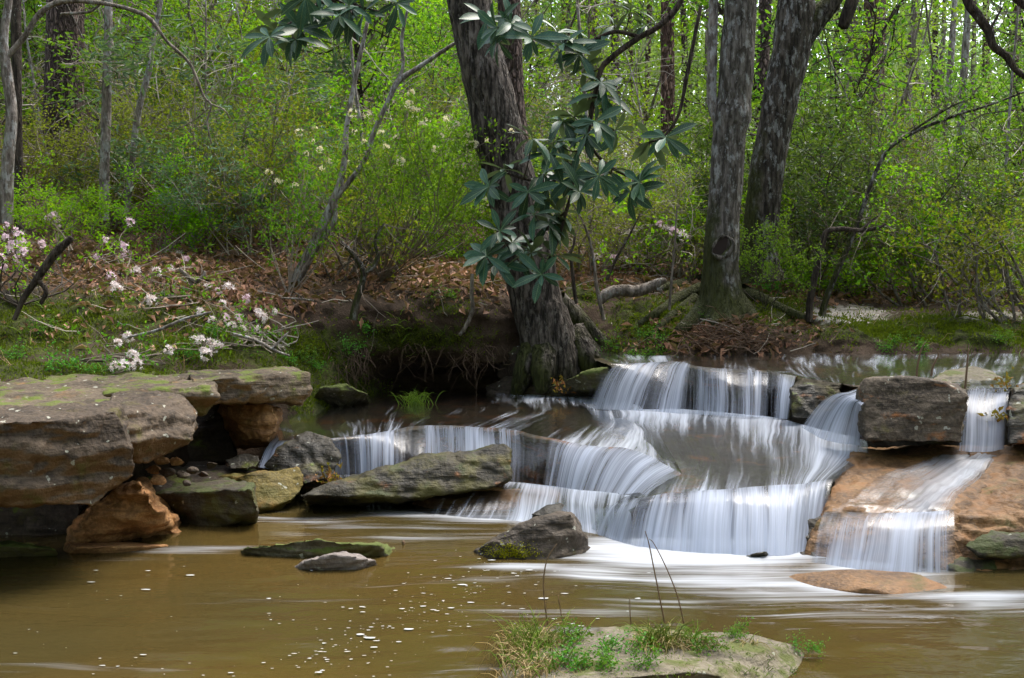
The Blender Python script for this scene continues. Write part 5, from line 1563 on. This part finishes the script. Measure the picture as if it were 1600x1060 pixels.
def azaleas():
    A1 = [(278, 400), (262, 398), (290, 406), (300, 402), (312, 411), (245, 425), (212, 424), (175, 434), (185, 451), (221, 480), (267, 420), (325, 451), (340, 456), (357, 451), (258, 470), (180, 448), (236, 470), (299, 440)]
    A2 = [(313, 487), (348, 475), (384, 468), (411, 497), (418, 514), (401, 515), (379, 514), (350, 498), (331, 500), (345, 509), (362, 510), (404, 490), (372, 500), (430, 488)]
    A3 = [(199, 527), (185, 536), (218, 541), (207, 556), (194, 571), (214, 568), (238, 544), (180, 574), (205, 572)]
    A4 = [(313, 534), (330, 537), (337, 544), (323, 554), (272, 544), (305, 532), (318, 549), (264, 548), (340, 540)]
    W = ['white', 'white', 'pink', 'white', 'bud']
    azalea('azalea', 'low azalea with white flower heads sprawling over the leaf litter uphill', (300, 470), A1, W, None, 'mid', 'twig', 1, leaves=5)
    azalea('azalea', 'white flowered azalea arching over the mossy bank toward the pale leaning stem', (440, 545), A2, W, None, 'mid', 'twigpale', 2, leaves=5)
    azalea('azalea', 'small white azalea just above the broad flat ledge slab', (170, 560), A3, ['white', 'white', 'bud', 'white'], None, 'mid', 'twig', 3, leaves=5)
    azalea('azalea', 'white azalea sprig drooping over moss above the thin grey slab', (390, 530), A4, ['white', 'white', 'white', 'white', 'bud'], None, 'mid', 'twig', 4, leaves=5)
    azalea('azalea', 'pale pink azalea beside the crooked lichen trunk', (30, 480), [(10, 354), (29, 371), (20, 384), (31, 391), (15, 393), (5, 418), (29, 405), (40, 396), (8, 372), (-10, 360), (24, 362), (36, 380), (-15, 400), (63, 383), (2, 405)], 'pink', (8.6, 9.3), 'lime', 'twigdark', 5, leaves=9)
    azalea('azalea', 'pale pink azalea with two small flower heads under the broad plated pine', (95, 420), [(80, 337), (92, 349), (74, 342), (86, 340)], 'pink', (9.6, 10.2), 'lime', 'twig', 6, leaves=10)
    azalea('azalea', 'faded pink azalea among twigs uphill of the white flower heads', (190, 430), [(204, 350), (189, 383), (155, 405), (195, 405), (166, 376), (196, 388)], 'pink', (9.7, 10.4), 'lime', 'twig', 7, leaves=10)
    C = [(642, 148), (649, 185), (554, 206), (569, 224), (595, 207), (698, 189), (700, 200), (729, 214), (731, 223), (742, 226), (761, 221), (782, 228), (799, 207), (680, 233), (627, 253), (550, 177), (574, 180), (715, 195), (666, 190), (659, 194), (746, 241), (760, 269), (639, 163), (540, 252), (605, 232), (618, 215), (690, 212), (648, 172)]
    e = azalea('azalea', 'tall azalea with cream yellow flowers spreading before the oak', (600, 440), C, 'cream', (9.3, 10.2), 'mid', 'twig', 8, leaves=16, twigs=9, thick=.005)
    C2 = [(467, 207), (493, 202), (488, 222), (500, 234), (517, 251), (503, 265), (421, 272), (435, 284), (478, 240), (460, 290)]
    e = azalea('azalea', 'cream yellow azalea on the thick pale leaning stem', (450, 462), C2, 'cream', (9.8, 10.4), 'mid', 'twig', 9, leaves=14, twigs=12, thick=.005)
    o = Vector(e.location)
    for ln in ([(450, 466, 9), (462, 440, 9), (478, 408, 9), (495, 372, 8), (510, 340, 7), (522, 312, 6), (533, 280, 5), (540, 235, 4.5), (541, 205, 4), (548, 160, 4), (560, 100, 3.5), (574, 35, 3)],
               [(522, 312, 5), (545, 285, 4), (570, 250, 4), (585, 205, 4), (606, 160, 4), (622, 128, 4.5), (655, 105, 3.5), (695, 78, 3), (740, 50, 2.5), (800, 20, 2)],
               [(470, 425, 5), (490, 395, 5), (520, 350, 4), (525, 320, 3)], [(622, 128, 3), (630, 100, 2.5), (628, 60, 2.5), (640, 0, 2)]):
        me, oo = trunk_mesh(pxline(ln, 10.0), 'lichenbark', 9, 60, .14, seed=len(ln))
        x = obj('main_stem', me, e); x.location = oo - o
    azalea('azalea', 'distant white azalea in the litter between the oak and the knot hole tree', (985, 420), [(942, 380), (968, 362), (990, 360), (1030, 352), (1040, 358), (1052, 362), (1068, 368), (960, 405), (932, 404), (1075, 372), (975, 408)], ['white', 'pink'], (10.6, 11.6), 'lime', 'twig', 10, leaves=8)
azaleas()

# ------------------------------------------------------------------ big glossy whorled leaves
def big_leaf(seed):
    g = np.random.default_rng(seed)
    n = 7
    t = np.linspace(0, 1, n)
    L = 1.0
    w = .15 * np.sin(np.pi * np.clip(t, 0.02, 1) ** 1.45) ** .75
    w[0], w[-1] = .012, .01
    droop = -.30 * t ** 2 * g.uniform(.2, 1.8)
    V = []
    for k in range(n):
        V += [(-w[k], t[k] * L, droop[k] + .045 * (w[k] / .15)), (0, t[k] * L, droop[k]), (w[k], t[k] * L, droop[k] + .045 * (w[k] / .15))]
    V = np.array(V)
    V[:, 2] += g.normal(size=len(V)) * .006
    q = []
    for k in range(n - 1):
        for j in range(2):
            a = k * 3 + j
            q.append((a, a + 1, a + 4, a + 3))
    return mesh_of('leaf', V, q, None, M['magnolia'], True)
BIGLEAF = [big_leaf(k) for k in range(5)]

def whorled(name, label, whorls, branches, d0, mat='darkbark', per=(7, 10), dj=.35, seed=1, size=.2):
    g = np.random.default_rng(seed)
    b = pxline(branches[0], d0)[0]
    o = Vector(b[:3])
    e = empty(name, o, label, 'shrub')
    for ln in branches:
        me, oo = trunk_mesh(pxline(ln, d0), mat, 7, max(14, 5 * len(ln)), .12, seed=len(ln))
        obj('branch', me, e).location = oo - o
    allb = np.concatenate([np.array([p[:3] for p in spline(pxline(l, d0), 20)]) for l in branches])
    for (px, py, *k) in whorls:
        tw = MB()
        c = np.array(P(px, py, d0 + g.uniform(-dj, dj * .4)))
        near = allb[np.argmin(((allb - c) ** 2).sum(1))]
        tw.tube(spline([near - np.array(o), (near + c) / 2 - np.array(o) + np.array([0, 0, -.03]), c - np.array(o)], 6), np.linspace(.006, .004, 6), 5, False)
        twg = obj('twig', tw.mesh('twig', M['twigdark'], False), e)
        ax = Vector((c - near) * .5 + np.array([g.normal() * .07, g.normal() * .07 - .03, .11])).normalized()
        n = int(g.integers(*per))
        a0 = g.uniform(0, 6)
        rot = ax.to_track_quat('Z', 'Y')
        for j in range(n):
            a = a0 + j * 2.4
            el = g.uniform(-.55, .95)
            dl = rot @ Vector((math.cos(a) * math.cos(el), math.sin(a) * math.cos(el), math.sin(el)))
            dl += Vector((g.normal() * .18, g.normal() * .18, g.normal() * .18 - .22))
            dl.normalize()
            x = dl.cross(ax)
            if x.length < .1:
                x = dl.cross(Vector((0, 0, 1)))
            x.normalize()
            z = x.cross(dl)
            s = size * g.uniform(.55, 1.15)
            mt = Matrix((x, dl, z)).transposed().to_4x4()
            f = obj('leaf', BIGLEAF[g.integers(5)], twg)
            f.matrix_basis = Matrix.Translation(Vector(c) - o) @ mt @ Matrix.Diagonal((s, s, s, 1))
    return e
whorled('rhododendron_tree', 'evergreen with large glossy blue green leaves in whorls before the oak trunk',
        [(778, 44), (798, 37), (780, 66), (870, 51), (880, 70), (914, 105), (939, 129), (985, 17), (897, 183), (880, 190), (961, 204), (870, 221), (917, 210), (832, 217), (764, 292), (788, 265), (849, 272), (856, 295), (951, 268), (999, 285), (985, 300), (1015, 221), (781, 362), (836, 336), (870, 330), (857, 350), (775, 412), (846, 429), (815, 408), (760, 400), (866, 340), (930, 190), (895, 275), (905, 300), (860, 240), (885, 250), (940, 150), (905, 85), (960, 40), (1010, 40), (825, 300), (800, 380), (830, 395), (870, 400), (935, 275), (1040, 215), (760, 30), (830, 60)],
        [[(1075, -40, 5), (1060, 8, 5), (1030, 40, 5), (1000, 58, 4.5), (975, 75, 4.5), (950, 95, 4.5), (938, 112, 4), (927, 160, 4), (917, 210, 4), (903, 240, 4), (895, 262, 4), (893, 300, 3), (885, 330, 3)],
         [(1000, 58, 3), (960, 50, 3), (915, 66, 2.5), (875, 60, 2.5), (840, 62, 2)], [(915, 215, 3), (935, 245, 2.5), (960, 265, 2.5), (995, 282, 2)], [(1095, 10, 3), (1075, 110, 3), (1060, 180, 2.5), (1035, 215, 2), (1015, 222, 1.5)],
         [(895, 262, 3), (860, 285, 2.5), (820, 280, 2), (790, 270, 1.6)], [(885, 330, 3), (870, 380, 2.5), (850, 420, 2)], [(885, 330, 2), (840, 370, 2), (800, 395, 2), (775, 412, 1.5)], [(840, 62, 2), (800, 45, 2), (775, 30, 1.6)]], 8.5, seed=3, per=(8, 13), size=.205)
whorled('rhododendron_branch', 'glossy whorled leaves hanging into view at the top between the azalea and the pine',
        [(430, 48), (421, 58), (462, 62), (470, 45), (500, 18), (455, 15), (530, 25), (545, 10), (570, 18), (590, 2), (478, -5), (620, 5)],
        [[(640, -60, 4), (590, -25, 4), (540, -5, 4), (500, 5, 3.5), (465, 30, 3), (440, 45, 2.5)], [(540, -5, 3), (560, 10, 2), (580, 15, 1.5)]], 8.2, seed=4, per=(8, 12), size=.2)

# ------------------------------------------------------------------ saplings, dead branches and logs beside the stream
def branchy(name, label, cat, lines, d, mat, sides=8, amp=.14, part='branch', tw=None, twmat='twig', leaf=None, seed=1, group=None):
    L = pxline(lines[0], d)
    o = Vector(L[0][:3])
    e = empty(name, o, label, cat, group)
    g = np.random.default_rng(seed)
    T, LF = MB(), MB()
    for i, ln in enumerate(lines):
        pts = pxline(ln, d)
        me, oo = trunk_mesh(pts, mat, sides, max(14, 7 * len(ln)), amp, seed=seed + i)
        obj('stem' if i == 0 else part, me, e).location = oo - o
        if tw:
            S = spline(pts, 24)
            for k in range(int(tw)):
                j = g.integers(6, 24)
                w = walk(g, S[j, :3] - np.array(o), rand_dirs(1, .5, g)[0], g.uniform(.15, .7), 5, .25)
                T.tube(w, np.linspace(.004, .0012, 6), 3, False)
                for q in range(2):
                    w2 = walk(g, w[g.integers(2, 5)], rand_dirs(1, .4, g)[0], g.uniform(.08, .3), 3, .3)
                    T.tube(w2, np.linspace(.002, .0008, 4), 3, False)
                    if leaf:
                        n = 7
                        V, TT = leaf_quads(w2[-1] + g.normal(size=(n, 3)) * .05, g.normal(size=(n, 3)), rand_dirs(n, 1, g), .05 * g.uniform(.6, 1.2, n), .028)
                        LF.add(V, tris=TT)
    if tw:
        x = obj('twigs', T.mesh('twigs', M[twmat], False), e)
        x['kind'] = 'stuff'
        if leaf:
            obj('foliage', LF.mesh('foliage', M[leaf], False), e)
    return e

def saplings():
    branchy('leaning_sapling', 'grey leaning sapling rising from the sand patch and arching over the thicket', 'sapling',
            [[(1282, 505, 6.5), (1290, 470, 5), (1310, 420, 4.5), (1330, 375, 4), (1350, 320, 3.5), (1368, 270, 3.2), (1390, 232, 3), (1430, 206, 2.7), (1490, 182, 2.2), (1550, 163, 1.8), (1610, 140, 1.2)], [(1400, 225, 2.2), (1440, 195, 1.8), (1490, 165, 1.4), (1530, 150, .9)]], 10.2, 'oakbark3', tw=26, leaf='mid', seed=41)
    branchy('bent_sapling', 'dark bent sapling with a broken level top beside the sand patch', 'sapling',
            [[(1264, 503, 6), (1266, 470, 5.5), (1276, 420, 5), (1286, 380, 4.6), (1292, 362, 4.2), (1312, 358, 3.8), (1345, 360, 3.4), (1372, 356, 2.6), (1384, 350, 1.8)], [(1345, 360, 2.4), (1362, 345, 2), (1372, 338, 1.2)]], 10.1, 'darkbark', tw=8, seed=42)
    branchy('dark_bough', 'dark crooked bough hanging in at the top above the thicket', 'branch',
            [[(1500, -60, 9), (1512, 0, 8), (1528, 25, 8), (1545, 50, 7.5), (1552, 72, 7), (1572, 88, 6), (1590, 112, 5), (1625, 135, 4)], [(1560, -30, 5), (1590, 0, 6), (1630, 30, 7)], [(1545, 50, 2.5), (1556, 30, 2), (1566, 12, 1.2)]], 9.2, 'darkbark', tw=6, seed=43)
    branchy('forked_sapling', 'dark green mossy forked sapling on the edge of the undercut bank', 'sapling',
            [[(551, 500, 6), (556, 475, 5.5), (565, 445, 5), (568, 425, 4.8), (558, 405, 4), (545, 390, 3.6), (532, 378, 3)], [(566, 428, 4), (582, 418, 3.5), (590, 400, 3), (586, 375, 2.4), (600, 350, 1.6)]], 9.4, 'oakbark3', tw=7, seed=44)
    branchy('hanging_root', 'pale crooked root hanging down the undercut bank face', 'root', [[(738, 428, 3), (737, 460, 3), (738, 485, 3.2), (728, 510, 3.2), (718, 524, 2.6)]], 9.45, 'greybark', sides=6, seed=45)
    branchy('dead_branch', 'dark weathered dead branch slanting up from the mossy bank by the pink azalea', 'branch',
            [[(22, 500, 4), (38, 465, 5), (55, 440, 6), (72, 415, 7), (90, 392, 7), (112, 372, 5)], [(60, 438, 4), (72, 455, 4), (64, 475, 3)]], 8.5, 'darkbark', seed=46, tw=3)
    branchy('fallen_branch', 'grey fallen branch with a hooked end among the white azaleas', 'branch', [[(280, 420, 3), (293, 432, 3.4), (305, 440, 4), (318, 432, 3), (320, 424, 2)], [(293, 432, 3), (299, 444, 2.6), (297, 450, 1.6)]], 9.3, 'greybark', sides=6, seed=47)
    branchy('fallen_branch', 'thin grey branch lying along the moss above the moss topped slab', 'branch', [[(200, 527, 2), (240, 518, 2.4), (262, 510, 2.6), (290, 498, 2.2), (330, 488, 1.6)], [(365, 522, 2.4), (400, 532, 2.6), (430, 548, 2.2), (452, 556, 1.6)], [(425, 545, 2), (440, 530, 1.6), (450, 520, 1)]], 8.3, 'lichenbark', sides=6, seed=48)
    branchy('fallen_branch', 'thin pale stick lying on the litter below the pale leaning stem', 'branch', [[(440, 466, 1.5), (465, 467, 2), (490, 470, 1.5)], [(475, 469, 1.5), (468, 462, 1.2), (462, 458, .8)]], 9.4, 'greybark', sides=6, seed=49)
    # low log between the oak and the knot hole tree
    branchy('mossy_log', 'thick curved grey log lying on the mossy bank just past the oak', 'log',
            [[(937, 470, 8), (948, 460, 9), (968, 454, 9), (995, 455, 9), (1012, 450, 8.5), (1028, 442, 7), (1040, 438, 4)], [(1012, 450, 6), (1024, 450, 5), (1034, 456, 3)]], 10.0, 'greybark', sides=12, seed=50)
    branchy('thin_sapling', 'thin grey stem standing in front of the curved log', 'sapling', [[(944, 500, 3.5), (938, 475, 3.4), (932, 445, 3), (928, 410, 2.6), (920, 370, 2.2), (905, 335, 1.6), (890, 310, 1)]], 9.7, 'greybark', sides=7, seed=51, tw=6)
    branchy('thin_sapling', 'thin dark crooked stem just past the oak trunk', 'sapling', [[(901, 475, 3), (897, 450, 3), (893, 410, 2.8), (890, 398, 2.6), (896, 385, 2.2), (899, 365, 2)]], 9.6, 'darkbark', sides=7, seed=52, tw=5)
    branchy('thin_sapling', 'slanting dark bare stem rising from the leaf litter behind the curved log', 'sapling', [[(948, 438, 3), (958, 415, 2.6), (968, 395, 2.2), (985, 365, 1.6), (1000, 335, 1)]], 10.6, 'darkbark', sides=6, seed=53, tw=6, leaf='lime')
    branchy('thin_sapling', 'thin upright grey stem close before the knot hole tree', 'sapling', [[(1046, 485, 2.2), (1048, 450, 2), (1052, 410, 1.8), (1055, 370, 1.5), (1058, 320, 1)]], 9.9, 'greybark', sides=6, seed=54, tw=6)
    # tangled bare stems over the water at the far bank
    lines = []
    g = np.random.default_rng(9)
    for k in range(16):
        x0, y0 = g.uniform(1490, 1640), g.uniform(505, 535)
        a = g.uniform(-1.0, .1)
        L = g.uniform(120, 260)
        x1, y1 = x0 + math.sin(a) * L, y0 - math.cos(a) * L * .8
        lines.append([(x0, y0, 2.6), (x0 * .7 + x1 * .3 + g.normal() * 6, y0 * .6 + y1 * .4 + 8, 2.2), (x0 * .35 + x1 * .65 + g.normal() * 8, y0 * .25 + y1 * .75 - 5, 1.7), (x1, y1 + g.uniform(0, 25), .9)])
    branchy('bare_shrub', 'tangle of arching bare grey stems growing at the far bank past the dark block', 'shrub', lines, 10.3, 'greybark', sides=5, tw=5, twmat='twigpale', seed=55, leaf='olive')
    lines = []
    for k in range(12):
        x0, y0 = g.uniform(1380, 1600), g.uniform(470, 500)
        a = g.uniform(-1.2, .9)
        L = g.uniform(130, 280)
        x1, y1 = x0 + math.sin(a) * L, y0 - math.cos(a) * L * .8
        lines.append([(x0, y0, 2.6), (x0 * .7 + x1 * .3 + g.normal() * 6, y0 * .6 + y1 * .4 + 8, 2.2), (x0 * .35 + x1 * .65 + g.normal() * 8, y0 * .25 + y1 * .75 - 5, 1.7), (x1, y1 + g.uniform(0, 25), .9)])
    branchy('bare_shrub', 'wide spreading bare grey shrub between the leaning sapling and the far bank tangle', 'shrub', lines, 11.2, 'greybark', sides=5, tw=6, twmat='twig', seed=56, leaf='olive')
    lines = []
    for k in range(14):
        x0, y0 = g.uniform(510, 600), g.uniform(420, 450)
        a = g.uniform(-.9, .9)
        L = g.uniform(90, 220)
        x1, y1 = x0 + math.sin(a) * L, y0 - math.cos(a) * L * .9
        lines.append([(x0, y0, 1.8), (x0 * .7 + x1 * .3 + g.normal() * 6, y0 * .6 + y1 * .4, 1.6), (x0 * .35 + x1 * .65 + g.normal() * 8, y0 * .3 + y1 * .7, 1.3), (x1, y1, .8)])
    branchy('bare_shrub', 'thin bare brown shrub on the litter between the pale leaning stem and the oak', 'shrub', lines, 10.4, 'greybark', sides=4, tw=6, twmat='twig', seed=57, leaf='olive')
saplings()

# evergreen shrubs the photo singles out
def singled():
    def at(key, px, d, s, name, label, sz=None):
        put_shrub(key, on_ground(px, d), rng.uniform(0, 6), s, name, label, 'shrub', sz=sz)
    at('glaucous', 385, 10.9, .62, 'evergreen_shrub', 'blue green evergreen with drooping narrow leaves at the tip of the arching bough')
    at('glaucous', 450, 11.4, .6, 'evergreen_shrub', 'smaller blue green evergreen just uphill of the pale leaning stem')
    at('glaucous', 315, 11.6, 1.15, 'evergreen_shrub', 'tall blue green evergreen behind the arching bough', 1.05)
    at('dark', 1265, 11.2, .8, 'evergreen_shrub', 'dark evergreen shrub right beside the forked tree', .85)
    at('dark', 1340, 11.6, .9, 'evergreen_shrub', 'dark evergreen shrub behind the leaning sapling', .9)
    at('dark', 1430, 11.9, .8, 'evergreen_shrub', 'dark evergreen shrub beneath the arch of the leaning sapling', .85)
    at('lime', 100, 10.4, .45, 'leafy_shrub', 'bright lime green shrub in front of the broad plated pine')
    at('lime', 240, 10.6, .5, 'leafy_shrub', 'small lime green shrub uphill of the faded pink azalea')
    at('mid', 1195, 10.2, .35, 'leafy_shrub', 'fresh green seedling bush at the foot of the forked tree')
    # small leafy plants on the banks and slabs
    spots = [(108, 578, 'on the flat ledge slab', .7), (150, 582, 'beside another on the flat ledge slab', .5),
             (935, 560, 'before the sloping mossy rock', .55), (960, 545, 'under the curved log', .6), (985, 562, 'at the upper falls', .6), (1015, 555, 'at the upper falls', .55), (1030, 530, 'on the mossy bank by the roots', .5), (1005, 525, 'on the mossy bank by the roots', .5),
             (1190, 455, 'between the twin trunks and the bent sapling', .8), (1215, 430, 'beside the forked tree', .9), (1300, 450, 'behind the leaning sapling', .7), (700, 465, 'on the undercut bank', .6), (560, 545, 'on the bank corner by the mound', .6), (575, 520, 'below the forked sapling', .6),
             (470, 560, 'above the moss topped slab', .5), (490, 575, 'beside the bright mossy mound', .5), (450, 565, 'above the moss topped slab', .45), (1400, 535, 'on the far mossy bank', .5), (1440, 545, 'on the far mossy bank', .5), (1380, 545, 'on the far mossy bank', .45), (1560, 530, 'under the bare tangle', .5), (1095, 495, 'at the foot of the knot hole tree', .45), (1150, 480, 'at the foot of the knot hole tree', .5),
             (260, 470, 'among the white azaleas', .6), (330, 520, 'among the white azaleas', .55), (60, 520, 'under the dead branch', .6), (20, 560, 'behind the flat ledge slab', .5), (300, 560, 'above the thin grey slab', .5)]
    for px, py, wh, s in spots:
        h, n = hit(px, py)
        b = None
        for k in ROCK_BVH.values():
            r = k.ray_cast(Vector((0, 0, CAMZ)), ray(px, py).normalized())
            if r[0] is not None and r[0].y < h.y:
                h = r[0]
        put_shrub('low', h - Vector((0, 0, .01)), rng.uniform(0, 6), s * .75, 'leafy_plant', 'small fresh green leafy plant ' + wh, 'plant', 'small plants ' + wh)
singled()

# ------------------------------------------------------------------ grass, foam and stems around the pool
def blades(mb, g, c, n, h, spread, r=.0035, droop=.9, lean=.5):
    for k in range(n):
        p = c + np.array([g.normal() * spread, g.normal() * spread, -.01])
        a = g.uniform(0, 6.28)
        b = walk(g, p, (math.cos(a) * lean, math.sin(a) * lean, 1), h * g.uniform(.5, 1.15), 5, .1, 0, droop)
        mb.tube(b, r * np.array([1, 1, .85, .65, .4, .1]) * g.uniform(.7, 1.2), 3, False)

def on_rock(px, py, nm):
    h = ROCK_BVH[nm].ray_cast(Vector((0, 0, CAMZ)), ray(px, py).normalized())
    return np.array(h[0]) if h[0] is not None else np.array(PZ(px, py, .03))

def pool_details():
    g = np.random.default_rng(21)
    def tuft(label, px, py, n, h, spread, dry=.5, rock='island_rock', z=None):
        c = on_rock(px, py, rock) if z is None else np.array(PZ(px, py, z))
        e = empty('grass_tuft', c, label, 'grass tuft')
        a, b = MB(), MB()
        blades(a, g, np.zeros(3), int(n * (1 - dry)), h, spread, .0022, .8)
        blades(b, g, np.zeros(3), int(n * dry), h * 1.05, spread, .002, 1.6, .9)
        obj('green_blades', a.mesh('green_blades', M['grassgreen'], False), e)
        if dry > 0:
            obj('dry_blades', b.mesh('dry_blades', M['straw'], False), e)
    tuft('big drooping grass tuft with straw blades on the end of the sandy rock', 838, 1018, 300, .21, .06, .6)
    tuft('straw coloured grass tuft hanging over the front edge of the sandy rock', 850, 1050, 200, .17, .06, .75)
    tuft('upright green and straw grass tuft in the middle of the sandy rock', 1030, 1010, 200, .16, .035, .5)
    tuft('small grass tuft next to the tall dry stems on the sandy rock', 1082, 1010, 110, .14, .025, .6)
    tuft('bright green grass tuft growing in the water below the undercut bank', 650, 632, 110, .17, .05, 0, z=.345)
    tuft('thin pale grass sprig near the tip of the sandy rock', 1165, 1003, 18, .10, .02, .8)
    for px, py, s, lb in ((905, 1000, .3, 'small leafy weed behind the big drooping tuft on the sandy rock'), (960, 1015, .28, 'small leafy weed between the tufts on the sandy rock'), (945, 1040, .3, 'leafy weed at the front of the sandy rock'), (1115, 1018, .26, 'small leafy weed past the upright tuft on the sandy rock'), (890, 1045, .3, 'leafy weed beside the straw coloured tuft'), (1268, 1018, .2, 'tiny leafy sprig at the tip of the sandy rock'), (1000, 1040, .25, 'low leafy weed below the upright tuft on the sandy rock'), (1145, 995, .22, 'leafy weed next to the thin pale sprig')):
        put_shrub('low', on_rock(px, py, 'island_rock'), g.uniform(0, 6), s, 'leafy_weed', lb, 'plant')
    # short growth over the rock
    mb = MB()
    for k in range(420):
        px, py = g.uniform(830, 1250), g.uniform(985, 1055)
        h = ROCK_BVH['island_rock'].ray_cast(Vector((0, 0, CAMZ)), ray(px, py).normalized())
        if h[0] is None or g.uniform() > .5 + .5 * math.sin(px * .05) * math.cos(py * .11):
            continue
        blades(mb, g, np.array(h[0]), 5, .03, .012, .0014, .6, .7)
    stuff(obj('grass', mb.mesh('grass', M['grassgreen'], False)), 'short green shoots on the sandy mossy rock', 'grass')
    # tall dead stems
    for lb, ln in (('tall thin dead stem curving up from the big drooping grass tuft', [(862, 1010, 1.6), (855, 970, 1.4), (850, 930, 1.2), (850, 900, 1.1), (856, 872, .9), (870, 850, .7)]),
                   ('tall dead stem leaning back from the upright grass tuft', [(1040, 980, 1.6), (1030, 930, 1.4), (1022, 890, 1.2), (1014, 850, 1), (1008, 830, .7)]),
                   ('second tall dead stem right beside the taller one on the sandy rock', [(1070, 980, 1.4), (1058, 930, 1.2), (1040, 885, 1), (1022, 850, .7), (1014, 842, .5)]),
                   ('short dead stem between the two grass tufts', [(990, 1000, 1.3), (985, 965, 1.1), (984, 935, .7)]),
                   ('forked dead stem above the moss patch of the brown rock', [(885, 1000, 1.2), (878, 965, 1.1), (872, 930, .8)])):
        pts = pxline(ln, 4.55)
        me, oo = trunk_mesh(pts, 'deadstem', 5, 30, .1)
        o = obj('dry_stalk', me); o.location = oo
        tag(o, lb, 'dry stalk')
    for lb, ln, d in (('short thin dead stem standing on the flat stone behind the square pale block', [(1432, 592, 2), (1434, 570, 1.8), (1440, 545, 1.5), (1446, 535, 1)], 7.5),
                      ('forked thin dead stem next to the square pale block', [(1455, 588, 2), (1458, 572, 1.8), (1466, 556, 1.2), (1464, 548, .8)], 7.6),
                      ('tall thin dead stem in front of the flat stone', [(1508, 608, 2), (1510, 585, 1.7), (1512, 560, 1.4), (1513, 545, .8)], 7.2),
                      ('short peg of wood standing in the pool beside the low mossy rock', [(631, 862, 3), (631, 852, 3), (630, 846, 2.6)], 6.1)):
        me, oo = trunk_mesh(pxline(ln, d), 'deadstem', 5, 20, .1)
        o = obj('dry_stalk', me); o.location = oo
        tag(o, lb, 'dry stalk')
    # dead leaves caught in the narrow fall and beside the wedge rock
    def leaf_heap(name, label, px, py, d, n, sp, mat='rust'):
        c = np.array(P(px, py, d))
        V, T = leaf_quads(g.normal(size=(n, 3)) * sp, g.normal(size=(n, 3)), rand_dirs(n, .5, g), .042 * g.uniform(.6, 1.2, n), .02, fold=.4)
        mb = MB(); mb.add(V, tris=T)
        o = obj(name, mb.mesh(name, M[mat], False)); o.location = c
        stuff(o, label, 'dead leaves')
    leaf_heap('dead_leaves', 'rusty dead leaves packed between the wedge rock and the long rock', 518, 746, 6.95, 50, .032)
    leaf_heap('dead_leaves', 'dark dead leaves caught in the narrow waterfall', 1556, 650, 6.98, 40, .03, 'rust')
    leaf_heap('dead_leaves', 'clump of dead leaves on the rim above the narrow waterfall', 1568, 598, 7.25, 26, .03)
    leaf_heap('dead_leaves', 'brown dead leaves stuck on the sloping mossy rock', 875, 604, 9.3, 30, .04)
    # floating foam
    mb = MB()
    for k in range(300):
        r = g.uniform()
        if r < .6:
            u_ = g.uniform(); px, py = 760 - 260 * u_ + g.normal() * 45 + 25 * math.sin(u_ * 17), 880 + 165 * u_ + g.normal() * 22
        elif r < .8:
            px, py = g.normal(820, 110), g.uniform(880, 980)
        else:
            px, py = g.uniform(20, 560), g.uniform(880, 1055)
        c = np.array(PZ(px, py, .009))
        s = .0021 * math.exp(min(1.3, g.normal() * .55))
        m = 9
        a = np.arange(m) * 2 * math.pi / m
        rr = s * (1 + g.uniform(-.3, .3, m))
        st = g.uniform(1.4, 4.0)
        ring = np.stack([c[0] + np.cos(a) * rr * st, c[1] + np.sin(a) * rr * 1.2, np.full(m, .006)], 1)
        V = np.concatenate([ring, [[c[0], c[1], .006 + s * .35]]])
        mb.add(V, tris=[(i, (i + 1) % m, m) for i in range(m)])
    stuff(obj('foam', mb.mesh('foam', M['foam'], True)), 'white flecks of foam drifting on the brown pool', 'foam')
    # yellow moss patch on the front rock
    nm = 'front_rock'
    V0, mb = [], MB()
    for k in range(1500):
        px, py = g.normal(797, 20), g.normal(868, 9)
        h = ROCK_BVH[nm].ray_cast(Vector((0, 0, CAMZ)), ray(px, py).normalized())
        if h[0] is not None and h[0].z > .01:
            V0.append((h[0], h[1]))
    p = np.array([a for a, b in V0]); n = np.array([b for a, b in V0]); m = len(p)
    V, T = leaf_quads(p, n * .35 + g.normal(size=(m, 3)) * .7, g.normal(size=(m, 3)) + n, g.uniform(.006, .012, m), g.uniform(.005, .009, m), fold=.1)
    mb.add(V, tris=T)
    mm = mb.mesh('moss_patch', leaf_mat('yellow_moss', (.22, .21, .01), (.36, .33, .02), .05, .3), False)
    e = bpy.data.objects[nm]
    x = obj('moss_patch', mm, e); x.location = -Vector(e.location)
    x['kind'] = 'stuff'
pool_details()

# tell twins in the thicket apart by how near they stand
def tell_apart():
    by = {}
    for o in sc.objects:
        if o.parent is None and o.get('label') and o.location.y > 6:
            by.setdefault(o['label'], []).append(o)
    for lb, os_ in by.items():
        if 2 <= len(os_) <= 6:
            os_.sort(key=lambda o: o.location.y)
            for o, w in zip(os_, {2: ('nearer', 'farther'), 3: ('nearest', 'middle', 'farthest')}.get(len(os_), ('nearest', 'second nearest', 'third nearest', 'fourth nearest', 'fifth nearest', 'sixth nearest'))):
                o['label'] = w + ' ' + lb
tell_apart()
